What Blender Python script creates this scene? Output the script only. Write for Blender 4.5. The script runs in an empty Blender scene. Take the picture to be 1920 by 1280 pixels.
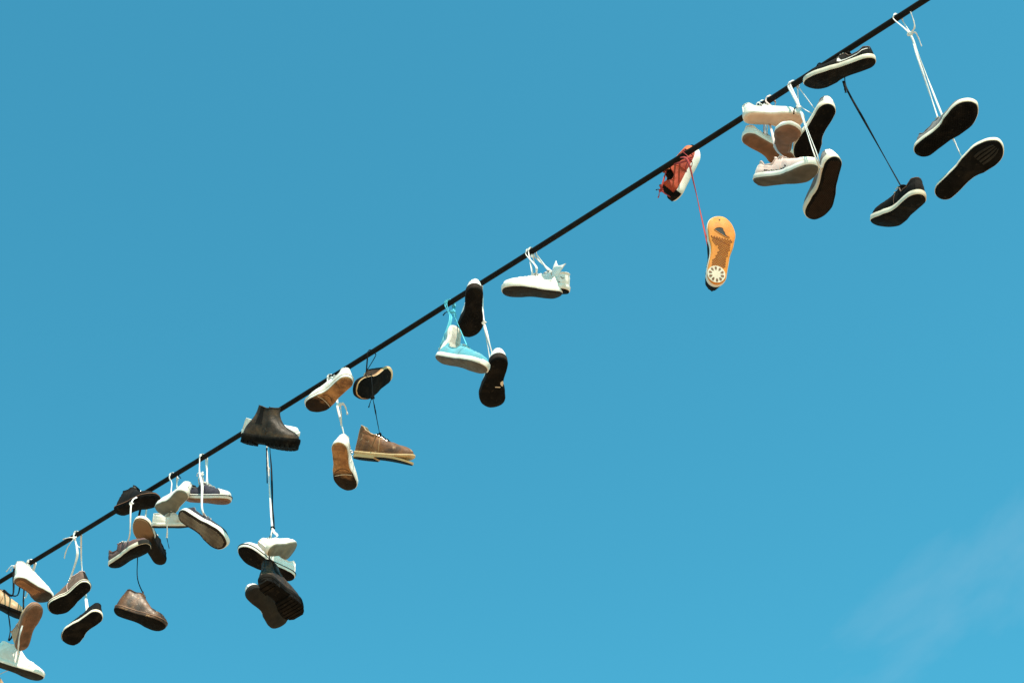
import bpy, bmesh, math, random
from mathutils import Vector, Matrix, noise

# ------------------------------------------------------------------ camera, sky, sun, exposure
SC = bpy.context.scene
COL = SC.collection
FPX = 3733.0                                   # focal length in pixels of a 1920 px wide frame (70 mm)
UPC = Vector((-0.131, 0.7205, 0.681)).normalized()   # world up seen by the camera (right, up, forward)
fwd_c = Vector((0, 0, 1))
yw = (fwd_c - UPC * fwd_c.dot(UPC)).normalized()     # world +Y in camera terms
xw = yw.cross(UPC) * -1                              # (right, up, forward) is left handed
CAM = Vector((0, 0, 1.6))

def c2w(v):
    v = Vector(v)
    return Vector((xw.dot(v), yw.dot(v), UPC.dot(v)))

RIGHT, UP, FWD = c2w((1, 0, 0)), c2w((0, 1, 0)), c2w((0, 0, 1))
cam_data = bpy.data.cameras.new('camera')
cam_data.sensor_width = 36.0
cam_data.lens = 36.0 * FPX / 1920.0
cam_data.clip_start = 0.05
cam_data.clip_end = 6000
cam = bpy.data.objects.new('camera', cam_data)
COL.objects.link(cam)
cam.matrix_world = Matrix((RIGHT, UP, -FWD)).transposed().to_4x4()
cam.location = CAM
SC.camera = cam

SUN_EL, SUN_AZ = math.radians(50), math.radians(146)      # azimuth clockwise from +Y
SUN_DIR = Vector((math.sin(SUN_AZ) * math.cos(SUN_EL), math.cos(SUN_AZ) * math.cos(SUN_EL), math.sin(SUN_EL)))
world = bpy.data.worlds.new('World')
SC.world = world
world.use_nodes = True
wn, wl = world.node_tree.nodes, world.node_tree.links
bg = wn['Background']
bg.inputs[1].default_value = 0.15
sky = wn.new('ShaderNodeTexSky')
sky.sky_type = 'NISHITA'
sky.sun_disc = False
sky.sun_elevation = SUN_EL
sky.sun_rotation = SUN_AZ
sky.air_density = 1.0
sky.dust_density = 1.1
sky.ozone_density = 1.0
tint = wn.new('ShaderNodeMix')
tint.data_type = 'RGBA'
tint.blend_type = 'MULTIPLY'
tint.inputs[0].default_value = 1.0
tint.inputs[7].default_value = (0.305, 1.165, 1.05, 1)
wl.new(sky.outputs[0], tint.inputs[6])
# thin high cloud all over the sky dome
tc = wn.new('ShaderNodeTexCoord')
mp = wn.new('ShaderNodeMapping')
mp.vector_type = 'TEXTURE'
_streak = (RIGHT * 0.74 + UP * 0.67).normalized()           # streaks drawn out by the wind
_third = FWD.copy()
mp.inputs['Rotation'].default_value = Matrix((_streak, _third.cross(_streak), _third)).transposed().to_euler()
mp.inputs['Scale'].default_value = (1 / 5.0, 1 / 12.0, 1 / 9.0)
mp.inputs['Location'].default_value = (1.2196, -0.38586, -0.68202)
nz = wn.new('ShaderNodeTexNoise')
nz.inputs['Scale'].default_value = 1.0
nz.inputs['Detail'].default_value = 6.0
nz.inputs['Roughness'].default_value = 0.52
nz.inputs['Distortion'].default_value = 0.5
rmp = wn.new('ShaderNodeMapRange')
rmp.inputs[1].default_value = 0.60
rmp.inputs[2].default_value = 0.86
rmp.inputs[3].default_value = 0.0
rmp.inputs[4].default_value = 0.25
cmix = wn.new('ShaderNodeMix')
cmix.data_type = 'RGBA'
cmix.inputs[7].default_value = (2.4, 3.2, 3.7, 1)
wl.new(tc.outputs['Generated'], mp.inputs[0])
wl.new(mp.outputs[0], nz.inputs['Vector'])
wl.new(nz.outputs[0], rmp.inputs[0])
# the cloud lies in a bank low on the right-hand side of the sky
bank = wn.new('ShaderNodeVectorMath')
bank.operation = 'DOT_PRODUCT'
bank.inputs[1].default_value = (RIGHT * ((3600 - 960) / FPX) + UP * ((640 - 2300) / FPX) + FWD).normalized()
wl.new(tc.outputs['Generated'], bank.inputs[0])
bankr = wn.new('ShaderNodeMapRange')
bankr.interpolation_type = 'SMOOTHSTEP'
bankr.inputs[1].default_value = 0.838
bankr.inputs[2].default_value = 0.895
wl.new(bank.outputs['Value'], bankr.inputs[0])
cl = wn.new('ShaderNodeMath')
cl.operation = 'MULTIPLY'
wl.new(rmp.outputs[0], cl.inputs[0])
wl.new(bankr.outputs[0], cl.inputs[1])
wl.new(cl.outputs[0], cmix.inputs[0])
wl.new(tint.outputs[2], cmix.inputs[6])
wl.new(cmix.outputs[2], bg.inputs[0])

sun_data = bpy.data.lights.new('sun', 'SUN')
sun_data.energy = 5.0
sun_data.angle = math.radians(0.53)
sun_data.color = (1.0, 0.85, 0.68)
sun = bpy.data.objects.new('sun', sun_data)
COL.objects.link(sun)
sun.rotation_euler = (-SUN_DIR).to_track_quat('-Z', 'Y').to_euler()
sun.location = (5, -5, 30)

SC.view_settings.view_transform = 'Standard'
SC.view_settings.look = 'None'
SC.view_settings.exposure = 0.55
SC.view_settings.gamma = 1.0
SC.view_settings.use_curve_mapping = False

# ------------------------------------------------------------------ materials
MATS = {}

def mat(key, c1, c2=None, rough=0.8, dirt=None, dirt_amt=0.35, scale=28.0, bump=0.25, bscale=260.0,
        weave=False, spec=0.35, toe_wear=None, spots=None, coat=0.0, crack=False):
    """Procedural surface: base colour with mottling, dirt blotches, fine relief; optional worn toe."""
    if key in MATS:
        return MATS[key]
    c2 = c2 or tuple(v * 0.8 for v in c1)
    m = bpy.data.materials.new(key)
    m.use_nodes = True
    N, L = m.node_tree.nodes, m.node_tree.links
    b = N['Principled BSDF']
    b.inputs['Specular IOR Level'].default_value = spec
    b.inputs['Coat Weight'].default_value = coat
    t = N.new('ShaderNodeTexCoord')
    oi = N.new('ShaderNodeObjectInfo')
    add = N.new('ShaderNodeVectorMath')
    L.new(t.outputs['Object'], add.inputs[0])
    L.new(oi.outputs['Location'], add.inputs[1])
    P = add.outputs[0]

    def noise_n(s, det=4.0, dist=0.0):
        n = N.new('ShaderNodeTexNoise')
        n.inputs['Scale'].default_value = s
        n.inputs['Detail'].default_value = det
        n.inputs['Distortion'].default_value = dist
        L.new(P, n.inputs['Vector'])
        return n.outputs[0]

    def rng(src, a, z, lo=0.0, hi=1.0):
        r = N.new('ShaderNodeMapRange')
        r.inputs[1].default_value, r.inputs[2].default_value = a, z
        r.inputs[3].default_value, r.inputs[4].default_value = lo, hi
        L.new(src, r.inputs[0])
        return r.outputs[0]

    def mix(f, a, c):
        x = N.new('ShaderNodeMix')
        x.data_type = 'RGBA'
        if isinstance(f, float):
            x.inputs[0].default_value = f
        else:
            L.new(f, x.inputs[0])
        for k, v in ((6, a), (7, c)):
            if isinstance(v, tuple):
                x.inputs[k].default_value = (*v, 1)
            else:
                L.new(v, x.inputs[k])
        return x.outputs[2]

    col = mix(rng(noise_n(scale), 0.35, 0.65), c1, c2)
    if dirt:
        col = mix(rng(noise_n(scale * 0.55, 6.0, 0.6), 0.5, 0.72, 0.0, dirt_amt), col, dirt)
    if spots:
        col = mix(rng(noise_n(scale * 2.4, 3.0, 0.3), 0.63, 0.7, 0.0, 0.8), col, spots)
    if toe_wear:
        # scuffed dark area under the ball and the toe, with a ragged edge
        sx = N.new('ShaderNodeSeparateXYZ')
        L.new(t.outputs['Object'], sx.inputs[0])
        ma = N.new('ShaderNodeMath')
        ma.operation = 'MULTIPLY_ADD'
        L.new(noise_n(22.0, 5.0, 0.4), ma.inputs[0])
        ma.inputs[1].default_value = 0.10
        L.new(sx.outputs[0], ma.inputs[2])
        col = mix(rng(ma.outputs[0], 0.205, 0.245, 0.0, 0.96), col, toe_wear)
    L.new(col, b.inputs['Base Color'])
    rr = rng(noise_n(scale * 1.7), 0.3, 0.7, max(0.05, rough - 0.12), min(1, rough + 0.1))
    L.new(rr, b.inputs['Roughness'])
    bp = N.new('ShaderNodeBump')
    bp.inputs['Strength'].default_value = bump
    bp.inputs['Distance'].default_value = 0.002
    if weave:
        wv = N.new('ShaderNodeTexWave')
        wv.inputs['Scale'].default_value = 160.0
        wv.inputs['Distortion'].default_value = 1.5
        L.new(P, wv.inputs['Vector'])
        wm = N.new('ShaderNodeMath')
        wm.operation = 'ADD'
        L.new(wv.outputs['Fac'], wm.inputs[0])
        L.new(noise_n(bscale), wm.inputs[1])
        L.new(wm.outputs[0], bp.inputs['Height'])
    else:
        L.new(noise_n(bscale if not crack else bscale * 0.35, 6.0, 0.8 if crack else 0.0), bp.inputs['Height'])
    L.new(bp.outputs[0], b.inputs['Normal'])
    MATS[key] = m
    return m

BROWN_DIRT = (0.16, 0.11, 0.07)
M_WHITE_CANVAS = mat('white canvas', (0.80, 0.78, 0.74), (0.72, 0.69, 0.65), 0.9, (0.42, 0.35, 0.28), 0.5, weave=True)
M_WHITE_RUBBER = mat('white rubber', (0.80, 0.77, 0.72), (0.72, 0.68, 0.61), 0.6, (0.40, 0.33, 0.25), 0.38, bump=0.12)
M_CREAM_RUBBER = mat('cream rubber', (0.78, 0.70, 0.58), (0.68, 0.60, 0.48), 0.6, (0.36, 0.28, 0.20), 0.4, bump=0.12)
M_WHITE_LEATHER = mat('white leather', (0.80, 0.78, 0.75), (0.74, 0.71, 0.67), 0.5, (0.45, 0.40, 0.34), 0.3, bump=0.3, crack=True)
M_BLACK_RUBBER = mat('black rubber', (0.0065, 0.006, 0.006), (0.004, 0.0038, 0.0038), 0.88, (0.026, 0.020, 0.015), 0.5, bump=0.4, spec=0.08, spots=(0.024, 0.019, 0.014))
M_DARK_RUBBER = mat('charcoal rubber', (0.026, 0.024, 0.022), (0.017, 0.016, 0.015), 0.85, (0.045, 0.037, 0.028), 0.5, bump=0.3, spec=0.15)
M_GREY_RUBBER = mat('grey rubber', (0.11, 0.10, 0.085), (0.075, 0.068, 0.058), 0.8, (0.05, 0.045, 0.04), 0.5, bump=0.3)
M_ASH_SOLE = mat('ash grey rubber', (0.20, 0.195, 0.155), (0.14, 0.136, 0.11), 0.8, (0.10, 0.095, 0.075), 0.6, bump=0.3)
M_PALE_SOLE = mat('pale worn rubber', (0.62, 0.60, 0.54), (0.50, 0.49, 0.44), 0.75, (0.20, 0.18, 0.15), 0.55, bump=0.3)
M_PEACH_SOLE = mat('peach rubber', (0.80, 0.60, 0.47), (0.72, 0.52, 0.40), 0.75, (0.45, 0.30, 0.22), 0.35, bump=0.3)
M_GUM = mat('gum rubber', (0.52, 0.27, 0.12), (0.42, 0.21, 0.09), 0.6, (0.12, 0.07, 0.04), 0.6, bump=0.25)
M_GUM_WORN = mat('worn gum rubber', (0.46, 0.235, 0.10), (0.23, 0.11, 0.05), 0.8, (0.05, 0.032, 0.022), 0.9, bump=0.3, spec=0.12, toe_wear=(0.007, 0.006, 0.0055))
M_GUM_DARK = mat('dark gum rubber', (0.24, 0.12, 0.07), (0.16, 0.08, 0.045), 0.7, (0.06, 0.04, 0.03), 0.6, bump=0.3)
M_GUM_NIGHT = mat('blackened gum rubber', (0.026, 0.015, 0.010), (0.017, 0.010, 0.007), 0.8, (0.015, 0.012, 0.01), 0.6, bump=0.3, spec=0.15)
M_GUM_SOOT = mat('brown rubber with black toe', (0.17, 0.085, 0.045), (0.12, 0.06, 0.03), 0.75, (0.05, 0.03, 0.02), 0.6, bump=0.3, toe_wear=(0.014, 0.012, 0.011))
M_GUM_RIB = mat('ribbed brown rubber with black toe', (0.46, 0.23, 0.11), (0.36, 0.17, 0.08), 0.7, (0.12, 0.07, 0.04), 0.6, bump=0.3, toe_wear=(0.014, 0.012, 0.011))
M_TWO_TONE = mat('black rubber with tan forefoot', (0.012, 0.011, 0.010), None, 0.8, None, bump=0.3, spec=0.15, toe_wear=(0.26, 0.145, 0.075))
M_LATTICE = mat('scuffed pale tread', (0.30, 0.235, 0.175), (0.15, 0.11, 0.08), 0.85, (0.04, 0.03, 0.024), 0.8, scale=14.0, bump=0.2)
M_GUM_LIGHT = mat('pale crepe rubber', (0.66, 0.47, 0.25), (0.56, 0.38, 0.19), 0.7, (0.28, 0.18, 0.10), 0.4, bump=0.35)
M_ORANGE = mat('orange rubber', (0.78, 0.30, 0.045), (0.66, 0.23, 0.03), 0.65, (0.48, 0.17, 0.035), 0.55, bump=0.2)
M_ORANGE_DEEP = mat('deep orange rubber', (0.26, 0.07, 0.015), (0.18, 0.05, 0.01), 0.7, None, bump=0.2)
M_BLACK_SUEDE = mat('black suede', (0.009, 0.008, 0.0075), (0.005, 0.005, 0.0048), 0.95, (0.026, 0.018, 0.013), 0.5, bump=0.5, bscale=500, spec=0.12)
M_DARK_BROWN_SUEDE = mat('dark brown suede', (0.040, 0.023, 0.014), (0.022, 0.013, 0.009), 0.95, (0.07, 0.045, 0.03), 0.5, bump=0.5, bscale=500, spec=0.12)
M_BLACK_CANVAS = mat('black canvas', (0.011, 0.010, 0.010), (0.007, 0.0065, 0.0065), 0.95, (0.035, 0.025, 0.018), 0.5, weave=True, spec=0.12)
M_BLACK_LEATHER = mat('black leather', (0.040, 0.024, 0.014), (0.015, 0.010, 0.007), 0.56, (0.11, 0.062, 0.032), 0.75, bump=0.6, crack=True, spec=0.22, spots=(0.07, 0.045, 0.03))
M_GREY_CANVAS = mat('grey canvas', (0.20, 0.19, 0.19), (0.13, 0.125, 0.13), 0.95, (0.30, 0.25, 0.22), 0.4, weave=True)
M_NAVY_CANVAS = mat('navy canvas', (0.028, 0.026, 0.046), (0.017, 0.016, 0.030), 0.95, (0.09, 0.08, 0.09), 0.4, weave=True)
M_BROWN_CANVAS = mat('brown canvas', (0.17, 0.105, 0.08), (0.11, 0.065, 0.05), 0.95, (0.05, 0.035, 0.03), 0.4, weave=True)
M_MAROON_CANVAS = mat('plum brown canvas', (0.15, 0.085, 0.085), (0.10, 0.055, 0.055), 0.95, (0.25, 0.16, 0.13), 0.4, weave=True)
M_PINK_CANVAS = mat('pink canvas', (0.80, 0.60, 0.55), (0.74, 0.50, 0.45), 0.95, (0.50, 0.36, 0.31), 0.5, weave=True)
M_CYAN_CANVAS = mat('turquoise canvas', (0.13, 0.40, 0.48), (0.085, 0.31, 0.40), 0.95, (0.22, 0.34, 0.35), 0.55, weave=True)
M_RED_SUEDE = mat('red suede', (0.50, 0.075, 0.03), (0.36, 0.045, 0.02), 0.85, (0.16, 0.025, 0.015), 0.5, bump=0.4)
M_RED_TRIM = mat('orange red suede', (0.62, 0.17, 0.06), (0.50, 0.11, 0.04), 0.85, (0.3, 0.06, 0.03), 0.4, bump=0.4)
M_TAN_LEATHER = mat('tan leather', (0.55, 0.34, 0.18), (0.42, 0.24, 0.12), 0.55, (0.20, 0.11, 0.06), 0.5, bump=0.35, crack=True)
M_BROWN_LEATHER = mat('brown weathered leather', (0.27, 0.105, 0.036), (0.11, 0.046, 0.019), 0.65, (0.026, 0.014, 0.008), 0.88, scale=22.0, bump=0.7, crack=True, spots=(0.38, 0.24, 0.14))
M_BURNT_LEATHER = mat('scorched brown leather', (0.14, 0.058, 0.022), (0.034, 0.018, 0.010), 0.48, (0.018, 0.013, 0.010), 0.7, bump=0.5, crack=True, spots=(0.42, 0.24, 0.10))
M_LINING = mat('dark lining', (0.03, 0.028, 0.027), None, 0.95, weave=True)
M_PALE_LINING = mat('pale lining', (0.62, 0.57, 0.50), (0.5, 0.45, 0.38), 0.95, (0.3, 0.25, 0.2), 0.3, weave=True)
M_TAN_LINING = mat('tan lining', (0.62, 0.47, 0.32), (0.5, 0.36, 0.24), 0.9, weave=True)
M_LACE_WHITE = mat('white lace', (0.80, 0.78, 0.76), (0.70, 0.66, 0.64), 0.9, (0.55, 0.48, 0.42), 0.35, scale=60, weave=True)
M_LACE_BLACK = mat('black lace', (0.010, 0.009, 0.009), None, 0.9, weave=True, spec=0.1)
M_LACE_RED = mat('red lace', (0.42, 0.05, 0.04), (0.30, 0.03, 0.03), 0.9, weave=True)
M_LACE_CYAN = mat('turquoise lace', (0.10, 0.50, 0.62), None, 0.9, weave=True)
M_LACE_PINK = mat('pink grey lace', (0.70, 0.56, 0.53), (0.6, 0.44, 0.42), 0.9, weave=True)
M_STEEL = mat('eyelet metal', (0.55, 0.52, 0.46), None, 0.3, spec=0.6)
MATS['eyelet metal'].node_tree.nodes['Principled BSDF'].inputs['Metallic'].default_value = 0.9
M_WHITE_PAINT = mat('white leather mark', (0.80, 0.78, 0.75), (0.76, 0.73, 0.69), 0.5, bump=0.1)
M_INK = mat('black printing ink', (0.02, 0.02, 0.02), None, 0.6, bump=0.05)
M_CABLE = mat('black cable sheath', (0.009, 0.0085, 0.008), (0.006, 0.006, 0.006), 0.75, (0.016, 0.013, 0.010), 0.5, bump=0.2, spec=0.10, bscale=90)
M_GROUND = mat('reddish sandy paving', (0.44, 0.28, 0.165), (0.38, 0.24, 0.14), 0.9, (0.30, 0.19, 0.11), 0.4, scale=0.6, bscale=30)

# ------------------------------------------------------------------ object helpers
def obj(name, verts, faces, m, parent=None, smooth=True):
    me = bpy.data.meshes.new(name)
    me.from_pydata([tuple(v) for v in verts], [], faces)
    bm = bmesh.new()
    bm.from_mesh(me)
    bmesh.ops.recalc_face_normals(bm, faces=bm.faces)
    bm.to_mesh(me)
    bm.free()
    if smooth:
        me.shade_smooth()
        me.set_sharp_from_angle(angle=math.radians(48))
    me.materials.append(m)
    o = bpy.data.objects.new(name, me)
    COL.objects.link(o)
    if parent is not None:
        o.parent = parent
    return o

def tag(o, label=None, cat=None, group=None, kind=None):
    for k, v in (('label', label), ('category', cat), ('group', group), ('kind', kind)):
        if v:
            o[k] = v
    return o

def tab(t, u):
    """smooth interpolation in a table of (u, value)"""
    if u <= t[0][0]:
        return t[0][1]
    for (a, x), (b, y) in zip(t, t[1:]):
        if u <= b:
            s = (u - a) / (b - a)
            s = s * s * (3 - 2 * s)
            return x + (y - x) * s
    return t[-1][1]

def sstep(a, b, x):
    s = min(1, max(0, (x - a) / (b - a)))
    return s * s * (3 - 2 * s)

def loft(rings, closed=True):
    verts, faces = [], []
    n = len(rings[0])
    for r in rings:
        verts += r
    for k in range(len(rings) - 1):
        for i in range(n if closed else n - 1):
            j = (i + 1) % n
            faces.append((k * n + i, k * n + j, (k + 1) * n + j, (k + 1) * n + i))
    return verts, faces

def tube(path, r, seg=6, flat=1.0, caps=True, twist=0.0):
    """sweep an ellipse along 3D points"""
    pts = [Vector(p) for p in path]
    rings = []
    prev = None
    for i, p in enumerate(pts):
        d = (pts[min(i + 1, len(pts) - 1)] - pts[max(i - 1, 0)])
        if d.length < 1e-9:
            d = Vector((0, 0, 1))
        d.normalize()
        if prev is None:
            a = d.cross(Vector((0.3, 0.9, 0.2)))
        else:
            a = prev - d * prev.dot(d)
        a.normalize()
        prev = a.copy()
        b = d.cross(a)
        rr = r(i / max(1, len(pts) - 1)) if callable(r) else r
        ring = []
        for k in range(seg):
            t = 2 * math.pi * k / seg
            ct, st = math.cos(t), math.sin(t) * flat
            tw = twist * i
            ring.append(p + (a * math.cos(tw) + b * math.sin(tw)) * ct * rr + (b * math.cos(tw) - a * math.sin(tw)) * st * rr)
        rings.append(ring)
    v, f = loft(rings)
    if caps:
        n = len(v)
        f.append(tuple(range(seg)))
        f.append(tuple(n - seg + k for k in range(seg)))
    return v, f

def spline(pts, sub=6):
    pts = [Vector(p) for p in pts]
    if len(pts) < 3:
        return [pts[0].lerp(pts[-1], k / sub) for k in range(sub + 1)]
    out = []
    for i in range(len(pts) - 1):
        p0, p1, p2, p3 = pts[max(i - 1, 0)], pts[i], pts[i + 1], pts[min(i + 2, len(pts) - 1)]
        for k in range(sub):
            t = k / sub
            out.append(0.5 * ((2 * p1) + (p2 - p0) * t + (2 * p0 - 5 * p1 + 4 * p2 - p3) * t * t + (3 * p1 - p0 - 3 * p2 + p3) * t ** 3))
    out.append(pts[-1])
    return out

# ------------------------------------------------------------------ the place: ground and cable
g = 3000.0
gs = 40
gv, gf = [], []
for iy in range(gs + 1):
    for ix in range(gs + 1):
        gv.append((-g + 2 * g * ix / gs, -g + 2 * g * iy / gs, 0.0))
for iy in range(gs):
    for ix in range(gs):
        a = iy * (gs + 1) + ix
        gf.append((a, a + 1, a + gs + 2, a + gs + 1))
tag(obj('ground', gv, gf, M_GROUND, smooth=False), kind='structure')

def ray(px, py):
    return RIGHT * ((px - 960) / FPX) + UP * ((640 - py) / FPX) + FWD

CA = CAM + ray(0, 1090) * (FPX / 352.0)        # a point of the cable far left
CB = CAM + ray(1735, 0) * (FPX / 497.0)        # a point of the cable near right
CDIR = (CB - CA).normalized()
CNORM = CDIR.cross(Vector((0, 0, 1))).normalized()
if CNORM.dot(CAM - CA) < 0:
    CNORM = -CNORM                              # horizontal, from the cable towards the viewer's side
CR = 0.0125

def at(px, py, off=0.0):
    """point in the upright plane through the cable (moved off metres towards the street side)"""
    d = ray(px, py)
    o = CA + CNORM * off
    return CAM + d * ((o - CAM).dot(CNORM) / d.dot(CNORM))

def scale_at(p):
    return FPX / (p - CAM).dot(FWD)

SPAN = (CB - CA).length
SAG = 0.026

def cable_at(s):
    """cable axis s metres along from the far left point, with a shallow sag and slight unevenness"""
    q = s / SPAN
    dz = -4 * SAG * q * (1 - q) if 0 <= q <= 1 else 4 * SAG * (abs(q - .5) - .5)
    return CA + CDIR * s + Vector((0, 0, dz + 0.0012 * math.sin(s * 2.3) + 0.0008 * math.sin(s * 6.1)))

def cable_point(px):
    """point on the cable axis that stands at image column px"""
    n = RIGHT - FWD * ((px - 960) / FPX)
    return cable_at((CAM - CA).dot(n) / CDIR.dot(n))

cpath = [cable_at(x * 0.16 - 24) for x in range(0, 330)]
cv, cf = tube(cpath, CR, 14)
cable = obj('overhead_cable', cv, cf, M_CABLE)
tag(cable, 'thick black overhead cable running diagonally across the sky, hung with shoes', 'cable')

# ------------------------------------------------------------------ shoe builder
S = 29
US = [0.5 - 0.5 * math.cos(math.pi * i / (S - 1)) for i in range(S)]
LAT = [(0, .33), (.2, .35), (.4, .375), (.6, .47), (.75, .50), (.9, .46), (1, .40)]
MED = [(0, .33), (.2, .33), (.42, .285), (.5, .30), (.65, .43), (.78, .49), (.9, .49), (1, .46)]
RING = [(i, -1) for i in range(S)] + [(i, 1) for i in range(S - 2, 0, -1)]
NR = len(RING)

def half(u, side):
    if side < 0:
        w, tcap = tab(LAT, u), 0.70
    else:
        w, tcap = tab(MED, u), 0.80
    if u < 0.13:
        w *= math.sqrt(max(0, 1 - (1 - u / 0.13) ** 2))
    if u > tcap:
        w *= max(0, 1 - ((u - tcap) / (1 - tcap)) ** 2.3) ** 0.5
    return w

KINDS = {
    # xb, xf: heel and front end of the opening (share of length); half widths and heights along it
    'low': dict(xb=.045, xf=.66,
                y=[(0, 0), (.03, .12), (.10, .22), (.3, .26), (.48, .24), (.58, .14), (.7, .115), (.94, .09), (1, 0)],
                z=[(0, .082), (.08, .081), (.25, .060), (.42, .060), (.54, .086), (.6, .088), (.8, .074), (1, .060)], tongue=.022),
    'high': dict(xb=.060, xf=.63,
                 y=[(0, 0), (.03, .10), (.10, .19), (.3, .23), (.45, .21), (.55, .12), (.7, .11), (.94, .09), (1, 0)],
                 z=[(0, .136), (.1, .135), (.3, .130), (.45, .138), (.54, .142), (.6, .132), (.8, .090), (1, .060)], tongue=.020),
    'mid': dict(xb=.050, xf=.61,
                y=[(0, 0), (.03, .11), (.10, .20), (.3, .25), (.46, .22), (.56, .13), (.7, .11), (.94, .09), (1, 0)],
                z=[(0, .118), (.08, .116), (.25, .098), (.42, .094), (.54, .112), (.6, .110), (.8, .082), (1, .060)], tongue=.02),
    'chukka': dict(xb=.055, xf=.58,
                   y=[(0, 0), (.03, .11), (.10, .20), (.3, .24), (.5, .22), (.62, .13), (.75, .11), (.94, .09), (1, 0)],
                   z=[(0, .130), (.08, .126), (.25, .105), (.45, .092), (.6, .092), (.7, .085), (.85, .075), (1, .064)], tongue=.012),
    'chelsea': dict(xb=.18, xf=.54,
                    y=[(0, 0), (.03, .10), (.12, .20), (.3, .26), (.6, .26), (.85, .18), (.95, .10), (1, 0)],
                    z=[(0, .190), (.2, .186), (.5, .180), (.8, .186), (1, .192)], tongue=0),
}

SHOES = {}

def bez(p0, p1, p2, p3, t):
    s = 1 - t
    return p0 * s ** 3 + p1 * 3 * s * s * t + p2 * 3 * s * t * t + p3 * t ** 3

def shoe(key, name, label, kind, h, t, ts, roll, up, mirror=False, off=0.0, L=0.285, W=0.104,
         upper=None, fox=None, sole=None, lining=None, lace=None, fox_h=0.026, out_h=0.006, toecap=None,
         stripe=None, tread='flat', tread_mat=None, heeltab=None, quarter=None, spring=0.014, bend=0.0, cat='shoe',
         eyelets=True, mark=None, zs=1.0, noise_amp=0.0021, group=None, tongue_mat=None, lug=False, extras=(),
         toe_fox=None, heel_fox=None, seam_mat=None, seed=None, tongue_ext=None, foxgap=0.0):
    rnd = random.Random(sum(ord(c) * (7 + n) for n, c in enumerate(key)) if seed is None else seed)
    K = KINDS[kind]
    upper = upper or M_WHITE_CANVAS
    fox = fox or M_WHITE_RUBBER
    sole = sole or M_BLACK_RUBBER
    lining = lining or M_LINING
    lace_m = lace
    # ---- placing: heel and toe in the picture give direction, foreshortening gives the tilt
    mid_px = ((h[0] + t[0]) / 2, (h[1] + t[1]) / 2)
    mid = at(mid_px[0], mid_px[1], off)
    sc = scale_at(mid)
    dm = (mid - CAM).dot(FWD)
    rh, rt = ray(*h), ray(*t)
    flat = ((rt - rh) * dm).length
    if flat > L * 0.999:
        L = flat / 0.999
    lo_, hi_ = 0.0, L
    for _ in range(40):                      # tilt that gives the shoe its real length between the two sight lines
        e_ = (lo_ + hi_) / 2
        if (rt * (dm - ts * e_ / 2) - rh * (dm + ts * e_ / 2)).length < L:
            lo_ = e_
        else:
            hi_ = e_
    e_ = (lo_ + hi_) / 2
    ph, pt = CAM + rh * (dm + ts * e_ / 2), CAM + rt * (dm - ts * e_ / 2)
    mid = (ph + pt) / 2
    X = (pt - ph).normalized()
    Vw = (CAM - mid).normalized()
    Pw = Vw.cross(X).normalized()
    Vp = (Vw - X * Vw.dot(X)).normalized()
    tau = math.asin(max(-1, min(1, X.dot(Vw))))
    rr = math.radians(roll)
    Z = (Pw * (up * math.cos(rr)) - Vp * math.sin(rr)).normalized()
    Y = Z.cross(X)
    root = bpy.data.objects.new(name, None)
    root.empty_display_size = 0.05
    COL.objects.link(root)
    Mx = Matrix((X, Y, Z)).transposed().to_4x4()
    Mx.translation = mid - X * (L / 2)
    root.matrix_world = Mx
    tag(root, label, cat, group or 'shoes hung on the overhead cable')
    my = -1.0 if mirror else 1.0
    so = Vector((rnd.uniform(0, 50), rnd.uniform(0, 50), rnd.uniform(0, 50)))
    tw = rnd.uniform(-0.5, 0.5)
    seed_c = rnd.uniform(0, 9)

    def D(p, n=0.0):
        """toe spring, bend and small unevenness, shared by all parts of this shoe"""
        x, y, z = p
        u = x / L
        dz = spring * max(0, (u - 0.62) / 0.38) ** 2 + 0.003 * max(0, (0.10 - u) / 0.10) ** 2
        dz += bend * (u - 0.5) ** 2 * 4 - bend
        q = Vector((x, y * my, z + dz))
        if n:
            e = noise.noise_vector(q * 26 + so) * n + noise.noise_vector(q * 70 + so) * (n * 0.45)
            q += e
        q.y += tw * 0.25 * max(0, q.z - 0.03) * (1 - u)
        return q

    def out_ring(z, ins, n=0.0, arch=0.0):
        r = []
        for i, s in RING:
            u = US[i]
            w = half(u, s) * W
            x = u * L
            x = ins + x * (L - 2 * ins) / L
            y = s * max(0.0, w - ins) if w > ins else s * w * 0.5
            r.append(D((x, y, z + arch * sstep(.2, .4, u) * (1 - sstep(.45, .62, u))), n))
        return r

    def cap(base):
        f = []
        for i in range(S - 1):
            a, b = base + i, base + i + 1
            c = base + (NR - (i + 1)) % NR if i + 1 < S - 1 else base + S - 1
            d = base + (NR - i) % NR
            q = []
            for v in (a, b, c, d):
                if v not in q:
                    q.append(v)
            if len(q) >= 3:
                f.append(tuple(q))
        return f

    # ---- outsole
    heel_z = 0.0
    rings = [out_ring(0.0, .006), out_ring(0.0012, .0025), out_ring(.004, .0005), out_ring(out_h + .002, .0005)]
    v, f = loft(rings)
    f += cap(0) + cap(3 * NR)
    obj('sole', v, f, sole, root)
    # ---- midsole wall
    z0, z1 = out_h, fox_h
    gap = foxgap
    rings = [out_ring(z0, .004), out_ring(z0, -.0004), out_ring(z0 + .0012, -.0012), out_ring(z0 + (z1 - z0) * .5, -.0013), out_ring(z1 - .0012, -.0006), out_ring(z1, .0006), out_ring(z1, .009)]
    v, f = loft(rings)
    f += cap(0) + cap(6 * NR)
    obj('midsole', v, f, fox, root)
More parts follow.
